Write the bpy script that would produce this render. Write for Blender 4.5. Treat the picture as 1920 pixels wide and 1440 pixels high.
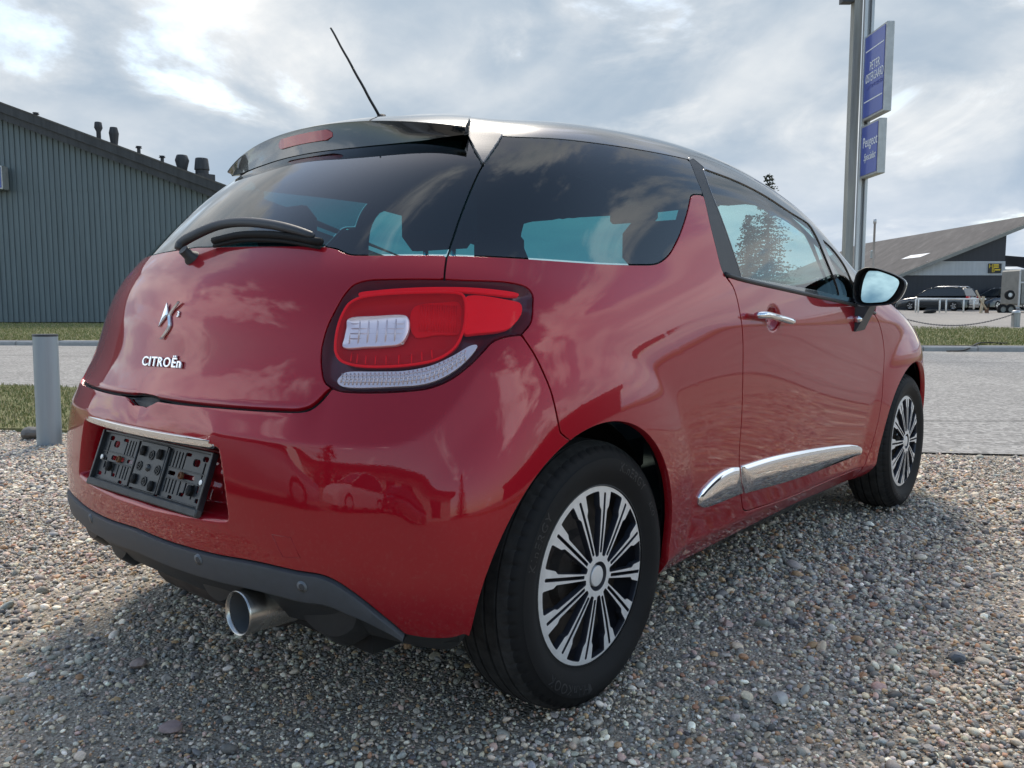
import bpy, bmesh, math, random
import numpy as np
from mathutils import Vector, Matrix
rad=math.radians
random.seed(7); rng=np.random.default_rng(7)
scn=bpy.context.scene; col=scn.collection
for o in list(bpy.data.objects): bpy.data.objects.remove(o)
# ------------------------------------------------------------------ camera, sky, sun, exposure
CAM=np.array([-1.543,-1.8733,.9273]); YAW,PITCH=.7037,.0964
fw=np.array([math.cos(YAW)*math.cos(PITCH),math.sin(YAW)*math.cos(PITCH),-math.sin(PITCH)])
rt=np.cross(fw,[0,0,1]); rt/=np.linalg.norm(rt); dn=np.cross(fw,rt)
cam=bpy.data.cameras.new('camera'); cam.lens=29.25; cam.sensor_width=36; cam.clip_end=3000; cam.clip_start=.05
camo=bpy.data.objects.new('camera',cam); col.objects.link(camo); scn.camera=camo
camo.matrix_world=Matrix([[rt[0],-dn[0],-fw[0],CAM[0]],[rt[1],-dn[1],-fw[1],CAM[1]],[rt[2],-dn[2],-fw[2],CAM[2]],[0,0,0,1]])
# site frame: a = metres to the right of the camera, b = metres ahead of it
SA=np.array([rt[0],rt[1]])/np.hypot(rt[0],rt[1]); SB=np.array([-SA[1],SA[0]])
def site(a,b,z=0.): return (CAM[0]+a*SA[0]+b*SB[0],CAM[1]+a*SA[1]+b*SB[1],z)
SITE_ROT=math.atan2(SA[1],SA[0])
SUN_EL,SUN_AZ=52.,92.       # azimuth from site +a (right), counter-clockwise: ahead of the camera, veiled by cloud
saz=SITE_ROT+rad(SUN_AZ); sund=np.array([math.cos(saz)*math.cos(rad(SUN_EL)),math.sin(saz)*math.cos(rad(SUN_EL)),math.sin(rad(SUN_EL))])
world=bpy.data.worlds.new('World'); scn.world=world; world.use_nodes=True
nt=world.node_tree; nt.nodes.clear()
def wn(t,**k):
    n=nt.nodes.new(t)
    for a,b in k.items(): setattr(n,a,b)
    return n
def mth(op,a,b=None,c=None,clamp=False):
    n=wn('ShaderNodeMath',operation=op,use_clamp=clamp)
    for i,x in enumerate((a,b,c)):
        if x is None: continue
        if hasattr(x,'node'): nt.links.new(x,n.inputs[i])
        else: n.inputs[i].default_value=x
    return n.outputs[0]
def vmix(f,a,b):
    n=wn('ShaderNodeMix',data_type='RGBA',clamp_factor=True)
    for i,x in ((0,f),(6,a),(7,b)):
        if hasattr(x,'node'): nt.links.new(x,n.inputs[i])
        else: n.inputs[i].default_value=x if i==0 else (*x,1)
    return n.outputs[2]
sky=wn('ShaderNodeTexSky',sky_type='NISHITA',sun_disc=False,sun_elevation=rad(SUN_EL),sun_rotation=math.pi/2-saz,air_density=1.0,dust_density=.6,ozone_density=1.2)
tc=wn('ShaderNodeTexCoord'); sep=wn('ShaderNodeSeparateXYZ'); nt.links.new(tc.outputs['Generated'],sep.inputs[0])
zz=mth('ADD',mth('MAXIMUM',sep.outputs[2],0.),.34)
cx=mth('DIVIDE',sep.outputs[0],zz); cy=mth('DIVIDE',sep.outputs[1],zz)
cmb=wn('ShaderNodeCombineXYZ'); nt.links.new(cx,cmb.inputs[0]); nt.links.new(cy,cmb.inputs[1]); cmb.inputs[2].default_value=SKYSEED if 'SKYSEED' in globals() else 3.7
SKYOFF=3.1
def noise(sc,det,rough,dist=0.,off=0.):
    n=wn('ShaderNodeTexNoise'); n.inputs['Scale'].default_value=sc; n.inputs['Detail'].default_value=det; n.inputs['Roughness'].default_value=rough; n.inputs['Distortion'].default_value=dist
    v=wn('ShaderNodeVectorMath',operation='ADD'); nt.links.new(cmb.outputs[0],v.inputs[0]); v.inputs[1].default_value=(off,off*.7,off*.3); nt.links.new(v.outputs[0],n.inputs['Vector']); return n.outputs[0]
ahead=wn('ShaderNodeVectorMath',operation='DOT_PRODUCT'); nt.links.new(tc.outputs['Generated'],ahead.inputs[0]); ahead.inputs[1].default_value=(SB[0],SB[1],.15)
cover=mth('MULTIPLY_ADD',ahead.outputs['Value'],.19,mth('ADD',noise(2.0,10,.58,.4,SKYOFF),.045))
hi=wn('ShaderNodeMapRange',interpolation_type='SMOOTHSTEP'); nt.links.new(sep.outputs[2],hi.inputs[0]); hi.inputs[1].default_value=.35; hi.inputs[2].default_value=.85; hi.inputs[4].default_value=.16
cover=mth('SUBTRACT',cover,hi.outputs[0])      # the deck breaks up overhead
dens=wn('ShaderNodeMapRange',interpolation_type='SMOOTHSTEP'); nt.links.new(cover,dens.inputs[0]); dens.inputs[1].default_value=.49; dens.inputs[2].default_value=.62
shade=wn('ShaderNodeMapRange',interpolation_type='SMOOTHSTEP'); nt.links.new(mth('ADD',mth('MULTIPLY',noise(1.3,6,.5,.6,5.3),.75),mth('MULTIPLY',noise(4,6,.55,.2,2.1),.25)),shade.inputs[0]); shade.inputs[1].default_value=.40; shade.inputs[2].default_value=.66
edge=wn('ShaderNodeMapRange',interpolation_type='SMOOTHSTEP'); nt.links.new(cover,edge.inputs[0]); edge.inputs[1].default_value=.70; edge.inputs[2].default_value=.52
bright=mth('MULTIPLY_ADD',edge.outputs[0],.55,mth('MULTIPLY',shade.outputs[0],.75),clamp=True)
ccol=vmix(bright,(1.35,1.68,2.05),(3.2,3.22,3.2))
bk=wn('ShaderNodeMapRange'); nt.links.new(ahead.outputs['Value'],bk.inputs[0]); bk.inputs[1].default_value=-.5; bk.inputs[2].default_value=.8; bk.inputs[3].default_value=3.6; bk.inputs[4].default_value=1.0
lit=wn('ShaderNodeMix',data_type='RGBA',blend_type='MULTIPLY'); lit.inputs[0].default_value=1; nt.links.new(ccol,lit.inputs[6]); nt.links.new(bk.outputs[0],lit.inputs[7]); ccol=lit.outputs[2]   # white clouds behind the camera, brightened further to add ambient light
hz=wn('ShaderNodeMapRange',interpolation_type='SMOOTHSTEP'); nt.links.new(sep.outputs[2],hz.inputs[0]); hz.inputs[1].default_value=.22; hz.inputs[2].default_value=0.
skyb=wn('ShaderNodeMix',data_type='RGBA',blend_type='MULTIPLY'); skyb.inputs[0].default_value=1; nt.links.new(sky.outputs[0],skyb.inputs[6]); skyb.inputs[7].default_value=(.98,.93,.82,1)
fin=vmix(dens.outputs[0],skyb.outputs[2],ccol)
fin=vmix(mth('MULTIPLY',hz.outputs[0],.35),fin,(1.3,1.8,2.6))
bg=wn('ShaderNodeBackground'); nt.links.new(fin,bg.inputs[0]); bg.inputs[1].default_value=.1
wo=wn('ShaderNodeOutputWorld'); nt.links.new(bg.outputs[0],wo.inputs[0])
sl=bpy.data.lights.new('sun','SUN'); sl.energy=1.0; sl.angle=rad(16); sl.color=(1,.91,.78)
so=bpy.data.objects.new('sun',sl); col.objects.link(so); so.rotation_euler=Vector(sund).to_track_quat('Z','Y').to_euler()
vs=scn.view_settings; vs.view_transform='Standard'; vs.look='None'; vs.gamma=1; vs.use_curve_mapping=False; vs.exposure=1.65
scn.cycles.max_bounces=10; scn.cycles.transparent_max_bounces=16; scn.cycles.diffuse_bounces=3; scn.cycles.glossy_bounces=5
scn.cycles.caustics_reflective=False; scn.cycles.caustics_refractive=False; scn.cycles.use_denoising=True
scn.cycles.sample_clamp_indirect=8
# ------------------------------------------------------------------ materials
MATS={}
def mat(name,base=(.5,.5,.5),rough=.5,metal=0.,coat=0.,spec=.5,noise_scale=None,noise_amp=.2,bump=None,coat_rough=.03,coat_ior=1.5,emit=None):
    """procedural material: base colour broken up by noise, optional bump (scale, strength, distance)"""
    m=bpy.data.materials.new(name); m.use_nodes=True; t=m.node_tree; b=t.nodes['Principled BSDF']
    b.inputs['Base Color'].default_value=(*base,1); b.inputs['Roughness'].default_value=rough; b.inputs['Metallic'].default_value=metal
    b.inputs['Coat Weight'].default_value=coat; b.inputs['Coat Roughness'].default_value=coat_rough; b.inputs['Coat IOR'].default_value=coat_ior; b.inputs['Specular IOR Level'].default_value=spec
    if emit: b.inputs['Emission Color'].default_value=(*emit[:3],1); b.inputs['Emission Strength'].default_value=emit[3]
    tcn=t.nodes.new('ShaderNodeTexCoord')
    if noise_scale:
        n=t.nodes.new('ShaderNodeTexNoise'); n.inputs['Scale'].default_value=noise_scale; n.inputs['Detail'].default_value=6; n.inputs['Roughness'].default_value=.6; t.links.new(tcn.outputs['Object'],n.inputs['Vector'])
        r=t.nodes.new('ShaderNodeMapRange'); r.inputs[1].default_value=.3; r.inputs[2].default_value=.7; r.inputs[3].default_value=1-noise_amp; r.inputs[4].default_value=1+noise_amp; t.links.new(n.outputs[0],r.inputs[0])
        x=t.nodes.new('ShaderNodeMix'); x.data_type='RGBA'; x.blend_type='MULTIPLY'; x.inputs[0].default_value=1; x.inputs[6].default_value=(*base,1); t.links.new(r.outputs[0],x.inputs[7]); t.links.new(x.outputs[2],b.inputs['Base Color'])
        r2=t.nodes.new('ShaderNodeMapRange'); r2.inputs[3].default_value=max(rough-.08,.02); r2.inputs[4].default_value=min(rough+.08,1); t.links.new(n.outputs[0],r2.inputs[0]); t.links.new(r2.outputs[0],b.inputs['Roughness'])
    if bump:
        n=t.nodes.new('ShaderNodeTexNoise'); n.inputs['Scale'].default_value=bump[0]; n.inputs['Detail'].default_value=4; t.links.new(tcn.outputs['Object'],n.inputs['Vector'])
        bp=t.nodes.new('ShaderNodeBump'); bp.inputs['Strength'].default_value=bump[1]; bp.inputs['Distance'].default_value=bump[2]; t.links.new(n.outputs[0],bp.inputs['Height']); t.links.new(bp.outputs[0],b.inputs['Normal'])
    MATS[name]=m; return m
def glass_mat(name,tint,rough=0.,ior=1.5,boost=1.):
    m=bpy.data.materials.new(name); m.use_nodes=True; t=m.node_tree; t.nodes.clear()
    o=t.nodes.new('ShaderNodeOutputMaterial'); mx=t.nodes.new('ShaderNodeMixShader'); tr=t.nodes.new('ShaderNodeBsdfTransparent'); g=t.nodes.new('ShaderNodeBsdfGlossy'); fr=t.nodes.new('ShaderNodeLayerWeight')
    tr.inputs[0].default_value=(*tint,1); g.inputs['Roughness'].default_value=rough; g.inputs[0].default_value=(1,1,1,1); fr.inputs['Blend'].default_value=.5
    pw=t.nodes.new('ShaderNodeMath'); pw.operation='POWER'; pw.inputs[1].default_value=5; t.links.new(fr.outputs['Facing'],pw.inputs[0])
    f0=((ior-1)/(ior+1))**2*boost; k=t.nodes.new('ShaderNodeMath'); k.operation='MULTIPLY_ADD'; k.use_clamp=True; k.inputs[1].default_value=1-f0; k.inputs[2].default_value=f0; t.links.new(pw.outputs[0],k.inputs[0])
    t.links.new(k.outputs[0],mx.inputs[0]); t.links.new(tr.outputs[0],mx.inputs[1]); t.links.new(g.outputs[0],mx.inputs[2]); t.links.new(mx.outputs[0],o.inputs[0])
    MATS[name]=m; return m
# ------------------------------------------------------------------ mesh helpers
def thing(name,label,cat,loc=(0,0,0),rotz=0.,group=None):
    o=bpy.data.objects.new(name,None); col.objects.link(o); o.location=loc; o.rotation_euler=(0,0,rotz)
    o['label']=label; o['category']=cat
    if group: o['group']=group
    o.empty_display_size=.2
    return o
def tag(o,label,cat,group=None):
    o['label']=label; o['category']=cat
    if group: o['group']=group
    return o
def kind(o,k,label=None):
    o['kind']=k
    if label: o['label']=label
    return o
def part(name,parent,loc=(0,0,0)):
    o=bpy.data.objects.new(name,None); col.objects.link(o); o.parent=parent; o.location=loc; o.empty_display_size=.1
    return o
def obj(name,verts,faces,m=None,parent=None,smooth=True,norm=None,mats=None,midx=None,loc=None,auto=None):
    me=bpy.data.meshes.new(name); me.from_pydata([tuple(v) for v in verts] if not isinstance(verts,np.ndarray) else verts.tolist(),[],faces if not isinstance(faces,np.ndarray) else faces.tolist())
    for x in (mats or [m]): me.materials.append(MATS[x] if isinstance(x,str) else x)
    if midx is not None: me.polygons.foreach_set('material_index',np.asarray(midx,dtype=np.int32))
    if smooth: me.polygons.foreach_set('use_smooth',np.ones(len(me.polygons),bool))
    me.update()
    if norm is not None: me.normals_split_custom_set_from_vertices(np.asarray(norm).tolist())
    elif auto is not None: me.set_sharp_from_angle(angle=rad(auto))
    o=bpy.data.objects.new(name,me); col.objects.link(o)
    if parent is not None: o.parent=parent
    if loc is not None: o.location=loc
    return o
class MB:
    """collects simple solids into one mesh"""
    def __init__(s): s.v=[]; s.f=[]; s.mi=[]
    def add(s,v,f,mi=0):
        k=len(s.v); s.v+= [tuple(map(float,p)) for p in v]; s.f+=[tuple(i+k for i in q) for q in f]; s.mi+=[mi]*len(f); return s
    def box(s,lo,hi,mi=0,bev=0.,M=None):
        x0,y0,z0=lo; x1,y1,z1=hi
        if bev<=0:
            v=[(x0,y0,z0),(x1,y0,z0),(x1,y1,z0),(x0,y1,z0),(x0,y0,z1),(x1,y0,z1),(x1,y1,z1),(x0,y1,z1)]
            f=[(0,3,2,1),(4,5,6,7),(0,1,5,4),(1,2,6,5),(2,3,7,6),(3,0,4,7)]
        else:
            b=bev; v=[]; 
            for z,i in ((z0,b),(z0+b,0),(z1-b,0),(z1,b)):
                ring=[(x0+max(i,b),y0+i),(x1-max(i,b),y0+i),(x1-i,y0+max(i,b)),(x1-i,y1-max(i,b)),(x1-max(i,b),y1-i),(x0+max(i,b),y1-i),(x0+i,y1-max(i,b)),(x0+i,y0+max(i,b))]
                v+=[(px,py,z) for px,py in ring]
            f=[tuple(range(7,-1,-1)),tuple(range(24,32))]
            for r in range(3):
                for i in range(8):
                    j=(i+1)%8; f.append((r*8+i,r*8+j,r*8+8+j,r*8+8+i))
        if M is not None: v=[tuple(M@Vector(p)) for p in v]
        return s.add(v,f,mi)
    def tube(s,pts,r,n=10,mi=0,cap=True,flat=None):
        pts=[np.array(p,float) for p in pts]; rs=r if hasattr(r,'__len__') else [r]*len(pts)
        v=[]; up=None
        for i,p in enumerate(pts):
            d=pts[min(i+1,len(pts)-1)]-pts[max(i-1,0)]; d/=np.linalg.norm(d)+1e-12
            if up is None:
                a=np.array([0,0,1.]) if abs(d[2])<.9 else np.array([1.,0,0]); x=np.cross(a,d)
            else: x=up-d*(up@d)
            x/=np.linalg.norm(x)+1e-12; y=np.cross(d,x); up=x
            for k in range(n):
                t=2*math.pi*k/n; q=p+rs[i]*(math.cos(t)*x+math.sin(t)*y*(1 if flat is None else flat)); v.append(q)
        f=[]
        for i in range(len(pts)-1):
            for k in range(n): f.append((i*n+k,i*n+(k+1)%n,(i+1)*n+(k+1)%n,(i+1)*n+k))
        if cap: f.append(tuple(range(n-1,-1,-1))); f.append(tuple((len(pts)-1)*n+k for k in range(n)))
        return s.add(v,f,mi)
    def lathe(s,prof,n=24,c=(0,0,0),axis='z',mi=0,a0=0.,a1=2*math.pi):
        full=abs(a1-a0-2*math.pi)<1e-6; m=n if full else n+1; v=[]
        for k in range(m):
            t=a0+(a1-a0)*k/n
            for r,h in prof:
                if axis=='z': p=(c[0]+r*math.cos(t),c[1]+r*math.sin(t),c[2]+h)
                elif axis=='y': p=(c[0]+r*math.cos(t),c[1]+h,c[2]+r*math.sin(t))
                else: p=(c[0]+h,c[1]+r*math.cos(t),c[2]+r*math.sin(t))
                v.append(p)
        q=len(prof); f=[]
        for k in range(n):
            k2=(k+1)%m
            for i in range(q-1): f.append((k*q+i,k2*q+i,k2*q+i+1,k*q+i+1))
        return s.add(v,f,mi)
    def prism(s,poly,h0,h1,axis='z',mi=0):
        n=len(poly); v=[]
        for h in (h0,h1):
            for x,y in poly: v.append((x,y,h) if axis=='z' else ((x,h,y) if axis=='y' else (h,x,y)))
        f=[tuple(range(n-1,-1,-1)),tuple(range(n,2*n))]+[(i,(i+1)%n,n+(i+1)%n,n+i) for i in range(n)]
        return s.add(v,f,mi)
    def build(s,name,m,parent=None,smooth=False,auto=None,loc=None,mats=None,rotz=None):
        o=obj(name,s.v,s.f,m,parent,smooth or auto is not None,mats=mats,midx=s.mi if mats else None,loc=loc,auto=auto)
        if rotz is not None: o.rotation_euler=(0,0,rotz)
        return o
def fixn(o):
    bm=bmesh.new(); bm.from_mesh(o.data); bmesh.ops.recalc_face_normals(bm,faces=bm.faces); bm.to_mesh(o.data); bm.free(); return o
def text_mesh(txt,size,extrude=0.,bevel=0.,align='CENTER',shear=0.,space=1.,res=3):
    cu=bpy.data.curves.new('lettering','FONT'); cu.body=txt; cu.size=size; cu.extrude=extrude; cu.bevel_depth=bevel; cu.align_x=align; cu.align_y='CENTER'; cu.shear=shear; cu.space_character=space; cu.resolution_u=res; cu.bevel_resolution=1
    o=bpy.data.objects.new('lettering',cu); col.objects.link(o); bpy.context.view_layer.update()
    me=o.evaluated_get(bpy.context.evaluated_depsgraph_get()).to_mesh()
    v=np.array([tuple(p.co) for p in me.vertices]); f=[tuple(p.vertices) for p in me.polygons]
    o.evaluated_get(bpy.context.evaluated_depsgraph_get()).to_mesh_clear(); bpy.data.objects.remove(o); bpy.data.curves.remove(cu)
    return v,f
# ------------------------------------------------------------------ shape data of the red car: spline net (0.1 mm) and panel outlines in skin coordinates
NET=np.array([[-6079,0,2712,-5979,2233,2675,-5648,4312,2632,-4983,6139,2545,-3701,7532,2321,-1552,7693,2164,1088,7670,2042,4297,7459,1886,8015,7295,1855,12045,7252,1855,16158,7250,1853,20141,7387,1895,23838,7602,1980,27169,7274,2078,29504,5512,2101,30299,2772,2099,30503,0,2100],[-6553,0,3373,-6445,2353,3333,-6042,4549,3256,-5309,6485,3083,-3882,7901,2844,-1663,8183,2675,1037,8106,2589,4277,7846,2502,8007,7647,2465,12045,7602,2464,16171,7603,2462,20187,7826,2503,23967,8095,2591,27440,7693,2769,30157,6017,2804,31000,3041,2800,31195,0,2802],[-6767,0,4427,-6645,2447,4387,-6235,4731,4310,-5453,6730,4173,-3941,8134,4006,-1689,8438,3870,1027,8355,3780,4274,8111,3696,8007,7962,3661,12044,7943,3657,16173,7951,3655,20207,8122,3691,24028,8375,3775,27573,7927,3886,30424,6244,3897,31299,3163,3896,31490,0,3898],[-6740,0,5634,-6596,2475,5600,-6173,4783,5558,-5381,6796,5477,-3867,8199,5322,-1637,8538,5185,1060,8478,5092,4293,8257,5024,8015,8116,5024,12044,8107,5022,16168,8116,5013,20200,8262,5004,24027,8454,5084,27576,7976,5181,30426,6274,5185,31291,3176,5189,31488,0,5194],[-6572,0,6711,-6395,2447,6722,-5934,4719,6730,-5124,6685,6702,-3656,8078,6563,-1530,8542,6450,1117,8525,6373,4320,8353,6339,8025,8246,6343,12044,8232,6341,16161,8229,6331,20187,8325,6319,24004,8451,6390,27527,7945,6405,30285,6163,6301,31168,3119,6290,31375,0,6299],[-6175,0,7708,-5984,2381,7773,-5467,4571,7829,-4655,6454,7875,-3360,7910,7805,-1401,8459,7670,1177,8501,7596,4343,8407,7568,8036,8344,7574,12056,8330,7577,16173,8320,7573,20191,8377,7564,23976,8425,7552,27403,7802,7451,29886,5842,7214,30785,2952,7102,30997,0,7099],[-5966,0,8790,-5770,2335,8864,-5194,4467,8926,-4317,6273,8972,-3033,7659,8908,-1148,8248,8746,1334,8376,8674,4423,8390,8656,8065,8402,8675,12052,8399,8691,16129,8395,8701,20075,8432,8696,23727,8256,8562,26863,7280,8269,29049,5309,7882,29972,2691,7740,30179,0,7730],[-5603,0,9779,-5412,2236,9813,-4826,4274,9835,-3938,5998,9837,-2654,7300,9759,-824,7927,9607,1558,8154,9544,4512,8275,9542,7966,8355,9583,11701,8378,9623,15454,8382,9651,19010,8335,9622,22170,7735,9396,24708,6441,9045,26508,4622,8714,27306,2349,8654,27480,0,8638],[-5057,0,10525,-4850,2144,10548,-4263,4092,10547,-3399,5731,10523,-2149,6949,10444,-420,7597,10297,1830,7887,10276,4604,8090,10295,7820,8239,10365,11237,8292,10434,14567,8257,10454,17586,8062,10397,20057,7207,10148,21851,5794,9812,22979,4032,9571,23455,2044,9506,23538,0,9477],[-4061,0,11494,-3857,2032,11505,-3367,3875,11477,-2644,5415,11430,-1555,6552,11358,-28,7211,11298,1975,7524,11338,4441,7764,11405,7299,7933,11504,10322,8003,11600,13240,7956,11612,15843,7652,11488,17920,6768,11226,19382,5400,10953,20298,3767,10696,20638,1913,10578,20708,0,10533],[-2847,0,12522,-2660,1890,12508,-2303,3605,12460,-1777,5029,12382,-917,6091,12292,367,6737,12309,2084,7056,12393,4215,7304,12486,6705,7479,12588,9352,7551,12659,11907,7473,12644,14171,7106,12517,15934,6198,12264,17235,4974,12030,18021,3469,11826,18343,1768,11742,18417,0,11696],[-1618,0,13408,-1484,1737,13376,-1239,3306,13294,-869,4602,13172,-205,5574,13049,851,6196,13086,2298,6510,13207,4116,6736,13323,6261,6874,13422,8550,6923,13441,10751,6818,13379,12675,6428,13262,14161,5614,13115,15194,4482,12976,15747,3096,12906,16050,1587,12878,16131,0,12840],[-564,0,14089,-480,1519,14052,-303,2890,13973,-25,4016,13857,509,4852,13733,1375,5377,13762,2570,5647,13882,4082,5826,13977,5877,5918,14040,7798,5940,14028,9645,5822,13948,11263,5494,13869,12508,4798,13814,13411,3869,13759,13826,2670,13771,14049,1369,13785,14114,0,13773],[560,0,14394,668,939,14370,858,1787,14325,1129,2490,14268,1563,3016,14209,2223,3341,14226,3118,3499,14299,4268,3584,14359,5636,3638,14393,7094,3641,14383,8485,3573,14347,9688,3375,14321,10649,3014,14310,11355,2471,14296,11733,1719,14308,11938,884,14303,12020,0,14295],[1587,0,14412,2105,0,14423,2631,0,14433,3171,0,14441,3721,0,14450,4284,0,14458,4863,0,14467,5463,0,14476,6080,0,14482,6701,0,14491,7312,0,14516,7907,0,14544,8480,0,14545,9033,0,14513,9566,0,14468,10083,0,14417,10589,0,14366]]).reshape(15,17,3)/10000.
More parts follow.
